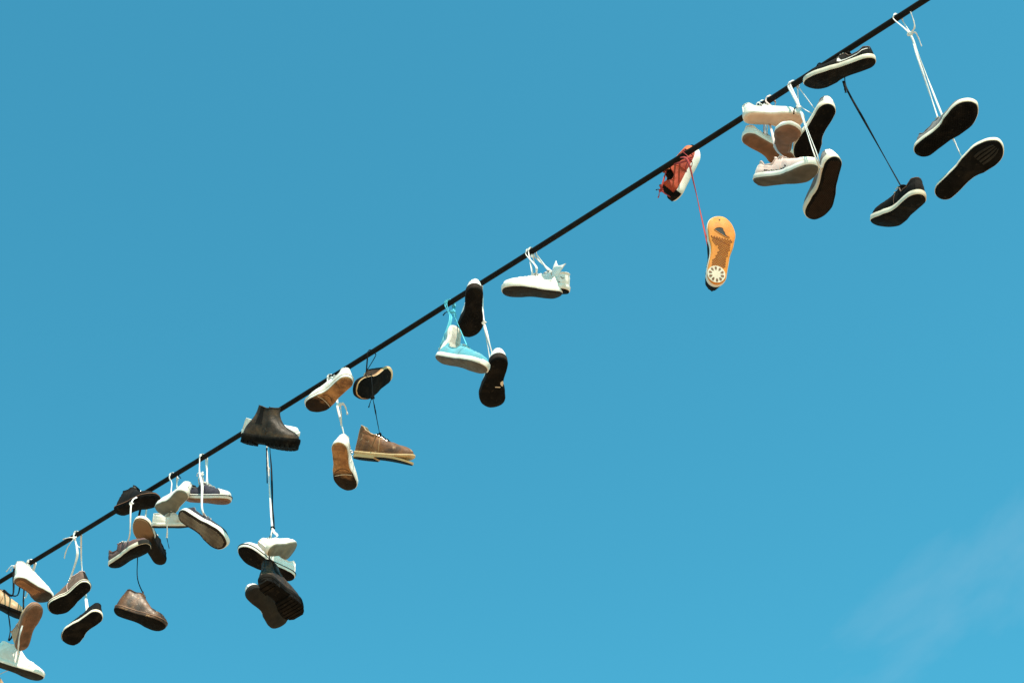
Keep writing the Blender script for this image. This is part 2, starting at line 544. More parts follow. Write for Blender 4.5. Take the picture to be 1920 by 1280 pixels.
    if stripe:
        zz = z0 + (z1 - z0) * (0.72 if not isinstance(stripe, tuple) else stripe[1])
        hs = (z1 - z0) * 0.075
        sm = stripe[0] if isinstance(stripe, tuple) else stripe
        rings = [out_ring(zz - hs, .002), out_ring(zz - hs, -.0032), out_ring(zz + hs, -.0030), out_ring(zz + hs, .002)]
        v, f = loft(rings)
        n4 = 4 * NR
        f += [(3 * NR + i, 3 * NR + (i + 1) % NR, (i + 1) % NR, i) for i in range(NR)]
        obj('midsole_stripe', v, f, sm, root)
    for bump_, cen_, nm_ in ((toe_fox, S - 1, 'toe_bumper'), (heel_fox, 0, 'heel_bumper')):
        if not bump_:
            continue
        a = bump_[1]
        idx = [cen_ + k for k in range(-a, a + 1)]
        prof = [(z0 + .001, .003), (z0 + .001, -.0030), (z1 - .004, -.0029), (z1 + .003, -.001), (z1 + .003, .004)]
        rr_ = [out_ring(z, i_) for z, i_ in prof]
        rings = [[r[i % NR] for i in idx] for r in rr_]
        v, f = loft(rings, closed=False)
        m_ = len(idx)
        f.append(tuple(k * m_ for k in range(5)))
        f.append(tuple(k * m_ + m_ - 1 for k in range(5)))
        obj(nm_, v, f, bump_[0], root)

    # ---- upper as a loft from the sole outline to the opening
    KB = 10
    G = []
    Bo, Op = [], []
    for i, s in RING:
        u = US[i]
        w = half(u, s) * W
        ins = .0035
        B = Vector((ins + u * (L - 2 * ins), s * max(0, w - ins), z1 - .004))
        ox = (K['xb'] + (K['xf'] - K['xb']) * u) * L
        oy = tab(K['y'], u) * W
        oz = (tab(K['z'], u)) * zs
        skew = -0.04 * W if s > 0 else -0.04 * W
        O = Vector((ox, s * oy + 0.035 * W * u, max(oz, z1 + .02)))
        Bo.append(B)
        Op.append(O)
    for k in range(KB + 1):
        tt = k / KB
        r = []
        for n_, (i, s) in enumerate(RING):
            u = US[i]
            B, O = Bo[n_], Op[n_]
            dz = O.z - B.z
            wt = sstep(.55, .95, u)
            flare = Vector((0, s * .004, 0))
            if kind == 'chelsea':
                p1 = B + Vector((0, 0, min(dz, .055) * .9)) + flare * (1 - wt)
                p2 = Vector((O.x + .012 * wt, O.y * 1.05, O.z - dz * (.42 + .32 * wt)))
                p1 = p1.lerp(B + Vector((-.01 * wt, 0, .062)), wt)
            else:
                p1s = B + Vector((0, 0, dz * .45)) + flare
                p2s = Vector((O.x + (B.x - O.x) * .22, O.y + (B.y - O.y) * .22, B.z + dz * .80))
                hh = min(dz, .040)
                p1t = B + Vector((-.002, 0, hh * .98))
                p2t = Vector((O.x + (B.x - O.x) * .45, O.y + (B.y - O.y) * .52, O.z - .001))
                p1, p2 = p1s.lerp(p1t, wt), p2s.lerp(p2t, wt)
                if kind in ('high', 'mid', 'chukka'):
                    # instep falls away in front of a tall collar
                    wm = sstep(.5, .7, u)
                    p2 = p2.lerp(Vector((O.x + (B.x - O.x) * .3, O.y + (B.y - O.y) * .45, O.z - .012)), wm * (1 - wt) * .6)
            p = bez(B, p1, p2, O, tt)
            cr = sstep(.52, .62, p.x / L) * (1 - sstep(.76, .86, p.x / L)) * min(1, tt * 1.6)
            p = p + Vector((0, 0, .0016 * cr * math.sin(p.x * 420 + 3 * noise.noise(Vector((p.y * 40, seed_c, 0))))))
            sl = (1 - sstep(.22, .42, p.x / L)) * sstep(.25, .6, tt)
            p = p + Vector((0, (1 if p.y > 0 else -1) * .0013 * sl * math.sin(p.z * 330 + p.x * 90 + seed_c), 0))
            r.append(D(p, noise_amp * min(1, tt * 3)))
        G.append(r)
    v, f = loft(G)
    obj('upper', v, f, upper, root)

    cen = D((L * .45, 0, z1 + .02))

    def surf(i, k):
        """point and outward normal on the upper; i runs round the sole outline, k up from the sole"""
        i0, k0 = int(math.floor(i)), min(KB - 1, max(0, int(math.floor(k))))
        fi, fk = i - i0, k - k0
        a, b = G[k0][i0 % NR], G[k0][(i0 + 1) % NR]
        c, d = G[k0 + 1][i0 % NR], G[k0 + 1][(i0 + 1) % NR]
        p = (a * (1 - fi) + b * fi) * (1 - fk) + (c * (1 - fi) + d * fi) * fk
        n = ((b - a) * (1 - fk) + (d - c) * fk).cross((c - a) * (1 - fi) + (d - b) * fi)
        if n.length < 1e-12:
            n = Vector((0, 0, 1))
        n.normalize()
        axis = Vector((min(p.x, L * .9), 0, z1))
        if n.dot(p - axis) < 0:
            n = -n
        return p, n

    def patch(pname, ilist, klist, o_, m_, parent=root):
        """overlay panel that follows the upper, a little proud of it"""
        top, bot = [], []
        for k in klist:
            for i in ilist:
                p, n = surf(i, k)
                top.append(p + n * o_)
                bot.append(p - n * .001)
        ni, nk = len(ilist), len(klist)
        v = top + bot
        f = []
        nb = len(top)
        for k in range(nk - 1):
            for i in range(ni - 1):
                f.append((k * ni + i, k * ni + i + 1, (k + 1) * ni + i + 1, (k + 1) * ni + i))
        edge = [i for i in range(ni)] + [k * ni + ni - 1 for k in range(1, nk)] + [(nk - 1) * ni + i for i in range(ni - 2, -1, -1)] + [k * ni for k in range(nk - 2, 0, -1)]
        for a, b in zip(edge, edge[1:] + edge[:1]):
            f.append((a, b, nb + b, nb + a))
        return obj(pname, v, f, m_, parent)

    def ribbon(pname, pts, o_, m_):
        """flat shape on the upper: list of (i, k_low, k_high)"""
        v, f = [], []
        for i, ka, kb in pts:
            for kk in (ka, (ka + kb) / 2, kb):
                p, n = surf(i, kk)
                v.append(p + n * o_)
            for kk in (ka, kb):
                p, n = surf(i, kk)
                v.append(p - n * .0015)
        for j in range(len(pts) - 1):
            a, b = j * 5, j * 5 + 5
            f += [(a, a + 1, b + 1, b), (a + 1, a + 2, b + 2, b + 1), (a, b, b + 3, a + 3), (a + 2, a + 4, b + 4, b + 2)]
        f += [(0, 3, 4, 2, 1)]
        e = (len(pts) - 1) * 5
        f += [(e, e + 1, e + 2, e + 4, e + 3)]
        return obj(pname, v, f, m_, root)

    # ---- lining and insole
    rings = []
    def oring(sc_y, dx, dz, zmin=None, fl=0.0):
        r = []
        for n_, (i, s) in enumerate(RING):
            O = Op[n_]
            xc = L * .3
            x = O.x + (-dx if O.x > xc else dx) * min(1, abs(O.x - xc) / .03)
            z = O.z + dz if zmin is None else zmin + (O.z - zmin) * fl
            r.append(D((x, O.y * sc_y, z), noise_amp))
        return r
    rings.append(oring(1.0, 0, 0))
    rings.append(oring(.96, .0015, .0018))
    rings.append(oring(.90, .0035, .0005))
    rings.append(oring(.86, .004, 0, z1, .6))
    rings.append(oring(1.05, .002, 0, z1 - .002, .12))
    rings.append(oring(1.0, .006, 0, z1 - .002, .0))
    v, f = loft(rings)
    f += cap(5 * NR)
    obj('lining', v, f, lining, root)

    def throat(u, s=0, dz=0.0):
        ox = (K['xb'] + (K['xf'] - K['xb']) * u) * L
        return D((ox, s * tab(K['y'], min(u, .93)) * W + .035 * W * u, tab(K['z'], u) * zs + dz))

    # ---- tongue, lacing, eyelets
    if kind != 'chelsea':
        ext = K['tongue'] if tongue_ext is None else tongue_ext
        rows = []
        u_list = [1.06, 1.0, .92, .84, .76, .68, .60, .55]
        base = [Vector(((K['xb'] + (K['xf'] - K['xb']) * u) * L, .035 * W * u, tab(K['z'], min(u, 1)) * zs - (.004 if u < 1 else .012))) for u in u_list]
        dv = (base[-2] - base[-4]).normalized()
        for e in (.5, 1.0):
            base.append(base[7] + dv * ext * e + Vector((.004 * e, 0, .0)))
        for n_, c in enumerate(base):
            hw = W * (.10 + .010 * n_)
            row = []
            for q in (-1, -.5, 0, .5, 1):
                row.append(D((c.x, c.y + q * hw, c.z + .004 - .006 * q * q + (0.002 if n_ > 8 else 0)), noise_amp * 1.5))
            rows.append(row)
        bot = [[p + Vector((-.0015, 0, -.003)) for p in r] for r in rows]
        ringz = [rows[k] + bot[k][::-1] for k in range(len(rows))]
        v, f = loft(ringz)
        f.append(tuple(range(10)))
        f.append(tuple(len(v) - 10 + k for k in range(10)))
        obj('tongue', v, f, tongue_mat or upper, root)
        if lace_m:
            pts = []
            us = [.95, .87, .79, .71, .63, .57]
            sd = 1
            for n_, u in enumerate(us):
                for q in (-1.25, -.5, .5, 1.25):
                    w = tab(K['y'], min(u, .93)) * W
                    ox = (K['xb'] + (K['xf'] - K['xb']) * (u - .018 * (q + 1.25) / 2.5 * 1.2)) * L
                    pts.append(D((ox, sd * q * w + .035 * W * u, tab(K['z'], u) * zs + .0045 + .004 * (1 - (q / 1.25) ** 2))))
                sd = -sd
            v, f = tube(spline(pts, 3), .0026, 6, .6)
            obj('lacing', v, f, lace_m, root)
            if eyelets:
                v, f = [], []
                for u in us:
                    for s in (-1, 1):
                        # place on the eyestay just outside the slot
                        w = tab(K['y'], min(u, .93)) * W
                        ox = (K['xb'] + (K['xf'] - K['xb']) * u) * L
                        c = D((ox, s * (w + .006) + .035 * W * u, tab(K['z'], u) * zs + .0005))
                        nrm = Vector((.25, s * .75 * my, .75)).normalized()
                        a = nrm.cross(Vector((1, 0, 0))).normalized()
                        b = nrm.cross(a)
                        base_i = len(v)
                        for (ro, hz) in ((.0036, -.001), (.0036, .0022), (.0018, .0024), (.0018, -.001)):
                            for q in range(8):
                                an = q * math.pi / 4
                                v.append(c + a * math.cos(an) * ro + b * math.sin(an) * ro + nrm * hz)
                        for rg in range(3):
                            for q in range(8):
                                f.append((base_i + rg * 8 + q, base_i + rg * 8 + (q + 1) % 8, base_i + rg * 8 + 8 + (q + 1) % 8, base_i + rg * 8 + 8 + q))
                tag(obj('eyelets', v, f, M_STEEL, root), kind='stuff')
    else:
        # elastic gore on both sides and pull tabs
        for nm, ii in (('elastic_gore', [8.6, 9.4, 10.2, 11.0, 11.8]), ('elastic_gore', [NR - 8.6, NR - 9.4, NR - 10.2, NR - 11, NR - 11.8])):
            patch(nm, ii, [4.2, 5, 6, 7, 8, 9, 9.8], .0014, M_BLACK_CANVAS)

    # ---- stitched seams and the bound edge of the collar
    v, f = tube([Op_ for Op_ in G[KB]] + [G[KB][0]], .0022, 6)
    obj('collar_binding', v, f, seam_mat or upper, root)
    for i0 in ((13.2, 16.0), (NR - 13.2, NR - 16.0)):
        pts = []
        for q in range(9):
            p_, n_ = surf(i0[0] + (i0[1] - i0[0]) * (q / 8) ** 1.6, .2 + 8.2 * q / 8)
            pts.append(p_ + n_ * .0006)
        v, f = tube(pts, .0013, 5)
        obj('seam', v, f, seam_mat or upper, root)
    if not heeltab:
        pts = []
        for q in range(8):
            p_, n_ = surf(0.0, .2 + 9.6 * q / 7)
            pts.append(p_ + n_ * .0006)
        v, f = tube(pts, .003, 6, .5)
        obj('back_seam', v, f, seam_mat or upper, root)

    # ---- panels
    if toecap:
        a = toecap[1]
        patch('toe_cap', [S - 1 + k * .5 for k in range(-2 * a, 2 * a + 1)], [0, 1, 2, 3, 4, 5, toecap[2] if len(toecap) > 2 else 6], .0018, toecap[0])
    if heeltab:
        patch('heel_tab', [-3, -2, -1, 0, 1, 2, 3], [0, 2, 4, 6, 8, 9.8], .0016, heeltab)
    if quarter:
        for s_ in (1, -1):
            ii = [x for x in (3, 5, 7, 9, 11)]
            if s_ < 0:
                ii = [NR - x for x in ii]
            patch('quarter_panel', ii, [0, 1.5, 3, 4.5], .0014, quarter)
    if mark == 'swoosh':
        # white curved check: thin at the heel, a broad belly near the front, hooked up at the end
        for s_ in (1, -1):
            pts = [(2.0, 6.5, 6.75), (4, 5.5, 5.95), (6, 4.6, 5.25), (8, 3.8, 4.65), (10, 3.1, 4.1), (11.6, 2.65, 3.8), (12.8, 2.5, 4.0), (13.6, 2.9, 4.9), (14.2, 4.3, 5.6)]
            ribbon('side_mark', [(i if s_ > 0 else NR - i, a, b) for i, a, b in pts], .0016, M_WHITE_PAINT)
    if mark == 'cream_patch':
        ribbon('side_mark', [(NR - 5, 2.2, 3.8), (NR - 6.2, 1.8, 4.0), (NR - 7.2, 2.4, 3.6)], .0016, M_WHITE_PAINT)
    if mark == 'print':
        # small dark printed scrawl along the side of the upper and the midsole
        n_ = 0
        for s_ in (1, -1):
            for j in range(11):
                i0 = 8 + j * .72
                kk = .3 + 1.4 * rnd.random()
                hh_ = .6 + 1.3 * rnd.random()
                if s_ < 0:
                    ribbon('printed_mark', [(NR - i0, kk, kk + hh_), (NR - i0 - .22, kk + .2, kk + hh_ * .8), (NR - i0 - .45 - .2 * rnd.random(), kk, kk + hh_ * .5)], .0012, M_INK)
                else:
                    ribbon('printed_mark', [(i0, kk, kk + hh_), (i0 + .22, kk + .2, kk + hh_ * .8), (i0 + .45 + .2 * rnd.random(), kk, kk + hh_ * .5)], .0012, M_INK)

    # ---- tread
    tm = tread_mat or sole

    def ymm(u, ins):
        return -max(.001, half(u, -1) * W - ins), max(.001, half(u, 1) * W - ins)

    def block(vv, ff, corners, depth):
        b0 = len(vv)
        for z in (-depth, .0025):
            for (x, y) in corners:
                vv.append(D((x, y, z)))
        n_ = len(corners)
        ff.append(tuple(b0 + k for k in range(n_)))
        ff.append(tuple(b0 + n_ + k for k in range(n_)))
        for k in range(n_):
            ff.append((b0 + k, b0 + (k + 1) % n_, b0 + n_ + (k + 1) % n_, b0 + n_ + k))

    if tread in ('ribs', 'bars', 'lug', 'longribs'):
        if tread == 'ribs':
            ul = [(.03 + .94 * k / 46, .03 + .94 * (k + .5) / 46) for k in range(46)]
            dep, ins = .0016, .007
        elif tread == 'bars':
            ul = [(.62 + .048 * k, .62 + .048 * k + .026) for k in range(7)]
            dep, ins = .003, .010
        else:
            ul = [(.50 + .07 * k, .50 + .07 * k + .052) for k in range(7)] + [(.02 + .085 * k, .02 + .085 * k + .066) for k in range(3)]
            dep, ins = .010, .0005
        if tread == 'longribs':
            v, f = [], []
            for q in (-.62, -.36, -.1, .16, .42, .66):
                us_ = [.06 + .52 * k / 10 for k in range(11)]
                for a, b in zip(us_, us_[1:]):
                    l0, m0 = ymm(a, .008)
                    l1, m1 = ymm(b, .008)
                    f0 = lambda lo, hi, c: (lo + hi) / 2 + c * (hi - lo) / 2
                    block(v, f, [(a * L, f0(l0, m0, q)), (b * L, f0(l1, m1, q)), (b * L, f0(l1, m1, q + .15)), (a * L, f0(l0, m0, q + .15))], .002)
            tag(obj('tread_ribs', v, f, tm, root, smooth=False), kind='stuff')
        elif tread in ('lug', 'bars'):
            for a, b in ul:
                v, f = [], []
                l0, m0 = ymm(a, ins)
                l1, m1 = ymm(b, ins)
                block(v, f, [(a * L, l0), (b * L, l1), (b * L, m1), (a * L, m0)], dep)
                obj('lug' if tread == 'lug' else 'tread_bar', v, f, tm, root, smooth=False)
        else:
            v, f = [], []
            for a, b in ul:
                l0, m0 = ymm(a, ins)
                l1, m1 = ymm(b, ins)
                block(v, f, [(a * L, l0), (b * L, l1), (b * L, m1), (a * L, m0)], dep)
            tag(obj('tread_ribs', v, f, tm, root, smooth=False), kind='stuff')
    if tread == 'toebars':
        for q in (-.72, -.36, .0, .36):
            v, f = [], []
            us_ = [.69 + .25 * k / 6 for k in range(7)]
            lohi = [ymm(u, .012) for u in us_]
            e1 = [(u * L, (lo + hi) / 2 + q * (hi - lo) / 2) for u, (lo, hi) in zip(us_, lohi)]
            e2 = [(u * L, (lo + hi) / 2 + (q + .22) * (hi - lo) / 2) for u, (lo, hi) in zip(us_, lohi)]
            block(v, f, e1 + e2[::-1], .0028)
            obj('tread_bar', v, f, tm, root, smooth=False)
    if tread in ('waffle', 'lattice', 'dots', 'zigzag'):
        v, f = [], []
        st, sz = {'waffle': (.0085, .0033), 'lattice': (.0105, .0031), 'dots': (.0085, .0022), 'zigzag': (.0075, .0030)}[tread]
        lo, hi = {'lattice': (.24, .66), 'dots': (.10, .94)}.get(tread, (.05, .95))
        nx = int(L / (st * .5))
        for a in range(nx):
            x = a * st * .5 + .002
            u = x / L
            if u < lo or u > hi:
                continue
            yl, yh = ymm(u, .011)
            ny = int(.12 / st)
            for b in range(-ny // 2, ny // 2 + 1):
                y = (b + (.5 if a % 2 else 0)) * st
                if yl < y < yh:
                    if tread == 'lattice' and y > yl + (yh - yl) * (1.0 - .3 * sstep(.3, .45, u) * (1 - sstep(.5, .6, u))):
                        continue
                    if tread == 'zigzag':
                        cs_ = [(x - sz * .5, y - sz * 1.1), (x + sz * .5, y - sz * .2), (x - sz * .5, y + sz * 1.1), (x - sz * 1.2, y + sz * .2)]
                    elif tread == 'dots':
                        cs_ = [(x + sz * math.cos(q * math.pi / 3), y + sz * math.sin(q * math.pi / 3)) for q in range(6)]
                    else:
                        cs_ = [(x - sz, y), (x, y - sz), (x + sz, y), (x, y + sz)]
                    block(v, f, cs_, .0014)
        tag(obj('tread_studs', v, f, tm, root, smooth=False), kind='stuff')

    ctx = dict(root=root, D=D, L=L, W=W, block=block, patch=patch, surf=surf, ribbon=ribbon, my=my, half=half, M=Mx, z1=z1, flap_side=1.0)
    for fn in extras:
        fn(ctx)
    SHOES[key] = dict(M=Mx, throat=Mx @ throat(.60, 0, .008), toe=Mx @ D((L, 0, .02)), heel=Mx @ D((0, 0, .03)),
                      collar=Mx @ throat(.5, 0, .01), low=Mx @ throat(.9, 0, .008), L=L, tau=math.degrees(tau), sc=sc, root=root,
                      eye_l=Mx @ throat(.60, -1.2, .004), eye_r=Mx @ throat(.60, 1.2, .004))
    return root

# ------------------------------------------------------------------ special details
def orange_sole_details(c):
    D, L, W, root = c['D'], c['L'], c['W'], c['root']
    # round pale heel insert with a petal pattern
    cx, cy, r = .135 * L, .002, .0345
    v, f = [], []
    c['block'](v, f, [(cx + r * math.cos(a * math.pi / 14), cy + r * math.sin(a * math.pi / 14)) for a in range(28)], .0022)
    disc = obj('heel_insert', v, f, M_CREAM_RUBBER, root)
    v, f = [], []
    for k in range(10):
        a = k * math.pi / 5 + .2
        pts = []
        for da, rr in ((-.13, .020), (-.17, .028), (0, .0305), (.17, .028), (.13, .020), (0, .0165)):
            pts.append((cx + rr * math.cos(a + da), cy + rr * math.sin(a + da)))
        c['block'](v, f, pts, .0030)
    tag(obj('petal_pattern', v, f, M_GUM_DARK, disc), kind='stuff')
    # torn hole under the ball of the foot with a lifted rim
    hole = [(.758, .30), (.790, .22), (.806, .12), (.812, .02), (.800, -.05), (.772, -.075), (.748, -.13), (.716, -.17), (.702, -.25), (.696, -.33), (.684, -.27), (.688, -.15), (.704, -.05), (.722, .08), (.742, .20)]
    pts = [(u * L, y * W * .9) for u, y in hole]
    v, f = [], []
    c['block'](v, f, pts, .0006)
    obj('torn_hole', v, f, M_INK, root, smooth=False)
    rim = [D((x, y, -.0007)) for x, y in pts] + [D((pts[0][0], pts[0][1], -.0007))]
    v, f = tube(spline(rim, 3), .0012, 5)
    obj('torn_rim', v, f, M_ORANGE, root)
    for line in ([(.635, .36), (.628, .12), (.60, -.12), (.575, -.36)],):
        v, f = tube(spline([D((u * L, y * W * .9, -.0003)) for u, y in line], 4), .0008, 5)
        obj('crease', v, f, M_ORANGE_DEEP, root)
    v, f = [], []
    c['block'](v, f, [(.925 * L + .004 * math.cos(k), .012 + .004 * math.sin(k)) for k in (0, 1.2, 2.3, 3.6, 5)], .0006)
    obj('small_hole', v, f, M_INK, root, smooth=False)

def gum_sole_lines(c):
    """moulded lines across the worn plimsoll soles"""
    D, L, W, root = c['D'], c['L'], c['W'], c['root']
    for line, m in (([(.66, -.40), (.63, -.1), (.62, .12), (.63, .38)], M_CREAM_RUBBER), ([(.575, -.34), (.515, -.12), (.505, .08), (.55, .27)], M_GUM_NIGHT)):
        v, f = tube(spline([D((u * L, y * W, -.0002)) for u, y in line], 5), .0014, 5)
        obj('moulded_line', v, f, m, root)
    for k in range(5):
        u = .06 + .022 * k
        v, f = tube(spline([D((u * L, -.22 * W, -.0002)), D(((u - .012) * L, 0, -.0002)), D((u * L, .22 * W, -.0002))], 4), .0010, 5)
        obj('heel_groove', v, f, M_GUM_DARK, root)

def arch_gap(c):
    """pale side of the shoe showing through the torn arch of the sole"""
    D, L, W, root = c['D'], c['L'], c['W'], c['root']
    v, f = [], []
    c['block'](v, f, [(.42 * L, .27 * W), (.425 * L, .22 * W), (.45 * L, .185 * W), (.485 * L, .19 * W), (.515 * L, .24 * W), (.52 * L, .29 * W), (.47 * L, .30 * W)], .0010)
    obj('torn_arch_patch', v, f, M_CREAM_RUBBER, root, smooth=False)
    v, f = [], []
    c['block'](v, f, [(.535 * L, .02 * W), (.55 * L, .02 * W), (.55 * L, .20 * W), (.535 * L, .22 * W)], .0010)
    obj('torn_arch_sliver', v, f, M_CREAM_RUBBER, root, smooth=False)

def peeled_sole(c):
    """crepe outsole hanging open at the toe, with a stepped heel block"""
    L, W, root, half_, my = c['L'], c['W'], c['root'], c['half'], c['my']
    def slab(nm, ua, ub, ztop, zbot, m, ins):
        n_ = 22
        rings = []
        us = [ua + (ub - ua) * (.5 - .5 * math.cos(math.pi * k / n_)) for k in range(n_ + 1)]
        top, bot, = [], []
        ring = [(u, -1) for u in us] + [(u, 1) for u in us[::-1]]
        R = []
        for zf, i_ in ((zbot, ins + .002), (zbot, ins), (ztop, ins), (ztop, ins + .003)):
            R.append([Vector((u * L, s * my * max(.0006, half_(u, s) * W - i_), zf(u))) for u, s in ring])
        v, f = loft(R)
        nn = len(ring)
        for base in (0, 3 * nn):
            for k in range(n_):
                f.append((base + k, base + k + 1, base + nn - 2 - k, base + nn - 1 - k))
        return obj(nm, v, f, m, root)
    slab('peeled_outsole', .0, 1.0, lambda u: .004 - .010 * max(0, (u - .62) / .38) ** 1.4, lambda u: -.005 - .010 * max(0, (u - .62) / .38) ** 1.4, M_GUM_LIGHT, .001)
    slab('heel_block', .0, .40, lambda u: -.004, lambda u: -.013, M_GUM_LIGHT, .0005)
    slab('heel_rubber', .005, .385, lambda u: -.0125, lambda u: -.017, M_BLACK_RUBBER, .004)
    slab('forefoot_rubber', .41, .96, lambda u: -.0045 - .010 * max(0, (u - .62) / .38) ** 1.4, lambda u: -.008 - .010 * max(0, (u - .62) / .38) ** 1.4, M_BLACK_RUBBER, .005)

def side_lettering(c):
    """small dark lettering scrawled on the white side"""
    for s_ in (1, -1):
        for j in range(8):
            i0 = 5 + j * .8
            a = i0 if s_ > 0 else NR - i0
            dlt = .3 * s_
            k0 = 1.3 + .25 * ((j * 7) % 3)
            c['ribbon']('printed_mark', [(a, k0, k0 + .5), (a + dlt, k0 + .1, k0 + .45), (a + 1.6 * dlt, k0 + .25, k0 + .6)], .0012, M_INK)
        base = [(3.2, 4.4), (3.9, 3.7), (4.8, 4.5), (5.4, 5.0)]
        for (i0, k0), (i1, k1) in zip(base, base[1:]):
            a, b = (i0, i1) if s_ > 0 else (NR - i0, NR - i1)
            c['ribbon']('printed_mark', [(a, k0, k0 + .4), ((a + b) / 2, (k0 + k1) / 2, (k0 + k1) / 2 + .4), (b, k1, k1 + .4)], .0012, M_INK)

def collar_flap(c):
    """soft collar side standing up with two curled corners"""
    D, L, W, root = c['D'], c['L'], c['W'], c['root']
    NX, NZ = 9, 7
    front, back = [], []
    for j in range(NZ):
        q = j / (NZ - 1)
        xa = .16 - .05 * q ** 2
        xb = .315 + .02 * q ** 1.5
        for i in range(NX):
            p = i / (NX - 1)
            top = .112 + .026 * max(0, 2 * p - 1) ** 1.6 + .010 * max(0, 1 - 2.4 * p) ** 1.3
            z = .060 + (top - .060) * q
            y = -.018 - .010 * math.sin(math.pi * p) * (1 - .4 * q) + .012 * q * q
            base = (( xa + (xb - xa) * p) * L, y * c['my'] * -1 * c['flap_side'], z)
            front.append(D(base, .002))
            back.append(D((base[0], base[1] + .005 * c['flap_side'] * c['my'], z - .001), .002))
    v = front + back
    f = []
    n0 = NX * NZ
    for j in range(NZ - 1):
        for i in range(NX - 1):
            a = j * NX + i
            f += [(a, a + 1, a + NX + 1, a + NX), (n0 + a, n0 + a + NX, n0 + a + NX + 1, n0 + a + 1)]
    edge = list(range(NX)) + [j * NX + NX - 1 for j in range(1, NZ)] + [(NZ - 1) * NX + i for i in range(NX - 2, -1, -1)] + [j * NX for j in range(NZ - 2, 0, -1)]
    for a, b in zip(edge, edge[1:] + edge[:1]):
        f.append((a, b, n0 + b, n0 + a))
    obj('collar_flap', v, f, M_WHITE_LEATHER, root)

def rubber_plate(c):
    """black rubber plate; the heel band it leaves pale paints in sunlight"""
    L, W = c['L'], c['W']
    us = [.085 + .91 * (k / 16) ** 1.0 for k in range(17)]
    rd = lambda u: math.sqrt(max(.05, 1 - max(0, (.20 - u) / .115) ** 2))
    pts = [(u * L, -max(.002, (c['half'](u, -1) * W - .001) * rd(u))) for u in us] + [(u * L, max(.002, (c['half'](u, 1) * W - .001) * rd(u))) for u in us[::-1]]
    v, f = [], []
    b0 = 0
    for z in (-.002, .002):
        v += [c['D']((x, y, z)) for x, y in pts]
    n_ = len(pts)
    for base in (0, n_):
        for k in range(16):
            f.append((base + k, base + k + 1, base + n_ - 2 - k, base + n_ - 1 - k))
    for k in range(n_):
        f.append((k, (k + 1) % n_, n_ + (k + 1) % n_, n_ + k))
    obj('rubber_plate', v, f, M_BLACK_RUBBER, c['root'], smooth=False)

# ------------------------------------------------------------------ shoes, right to left along the cable
shoe('A1', 'sneaker', 'grey canvas sneaker with cream edge and black sole, upper one of the far right pair', 'low', (1719, 293), (1829, 201), 1, 62, 1, mirror=True, off=.03,
     upper=M_GREY_CANVAS, fox=M_CREAM_RUBBER, sole=M_BLACK_RUBBER, lace=M_LACE_WHITE, tongue_mat=M_WHITE_CANVAS, heeltab=M_WHITE_CANVAS, L=.30, tread='waffle')
shoe('A2', 'sneaker', 'grey canvas sneaker with ridged black sole, lowest of the far right pair', 'low', (1758, 372), (1873, 271), 1, 72, 1, off=.03,
     upper=M_GREY_CANVAS, fox=M_CREAM_RUBBER, sole=M_BLACK_RUBBER, lace=M_LACE_WHITE, tongue_mat=M_WHITE_CANVAS, heeltab=M_WHITE_CANVAS, L=.30, tread='toebars', tread_mat=M_DARK_RUBBER)
shoe('B1', 'skate_shoe', 'black skate shoe with white curved side mark lying against the cable', 'low', (1641, 115), (1509, 167), -1, 36, -1, mirror=True, off=.06,
     upper=M_BLACK_SUEDE, seam_mat=M_BROWN_CANVAS, fox=M_CREAM_RUBBER, sole=M_BLACK_RUBBER, lace=M_LACE_BLACK, mark='swoosh', zs=.86, L=.30, heeltab=M_BLACK_SUEDE, lining=M_LINING)
shoe('B2', 'skate_shoe', 'black skate shoe with cream edge dangling low on a long black lace', 'low', (1728, 369), (1644, 430), -1, 46, -1, off=.03,
     upper=M_BLACK_SUEDE, seam_mat=M_BROWN_CANVAS, fox=M_CREAM_RUBBER, sole=M_BLACK_RUBBER, lace=M_LACE_BLACK, L=.285, heeltab=M_BLACK_CANVAS, bend=.006)
shoe('D1', 'sneaker', 'grey canvas sneaker with white heel and black sole, behind the pink and white shoes', 'low', (1557, 198), (1500, 308), -1, 70, -1, mirror=True, off=.06,
     upper=M_GREY_CANVAS, fox=M_CREAM_RUBBER, sole=M_BLACK_RUBBER, lace=M_LACE_WHITE, heeltab=M_WHITE_CANVAS, L=.285, fox_h=.034, tread='waffle')
shoe('D2', 'sneaker', 'grey canvas sneaker with white heel, hanging below its twin right of the pink shoe', 'low', (1567, 296), (1529, 417), -1, 62, -1, off=.04,
     upper=M_GREY_CANVAS, fox=M_CREAM_RUBBER, sole=M_BLACK_RUBBER, lace=M_LACE_WHITE, heeltab=M_WHITE_CANVAS, L=.285, fox_h=.034, tread='waffle', tread_mat=M_GUM_NIGHT)
shoe('C1', 'plimsoll', 'white low plimsoll with peach ribbed sole hanging right under the cable', 'low', (1396, 222), (1510, 232), -1, 46, 1, off=.02,
     upper=M_WHITE_CANVAS, fox=M_WHITE_RUBBER, sole=M_PEACH_SOLE, lace=M_LACE_WHITE, L=.262, W=.098, tread='ribs', zs=.86)
shoe('C2', 'plimsoll', 'white plimsoll with brown ribbed sole pointing down right, above the pink sneaker', 'low', (1395, 256), (1490, 316), -1, 55, 1, off=-.02,
     upper=M_WHITE_CANVAS, fox=M_WHITE_RUBBER, sole=M_GUM_DARK, lace=M_LACE_WHITE, L=.262, W=.10, tread='ribs', fox_h=.030, zs=.8)
shoe('C3', 'plimsoll', 'small white plimsoll seen end on, round brown sole in the middle of its cluster', 'low', (1464, 288), (1480, 243), 1, 84, 1, off=.10,
     upper=M_WHITE_CANVAS, fox=M_WHITE_RUBBER, sole=M_GUM_DARK, lace=None, L=.25, W=.10, tread='zigzag', zs=.7, fox_h=.020)
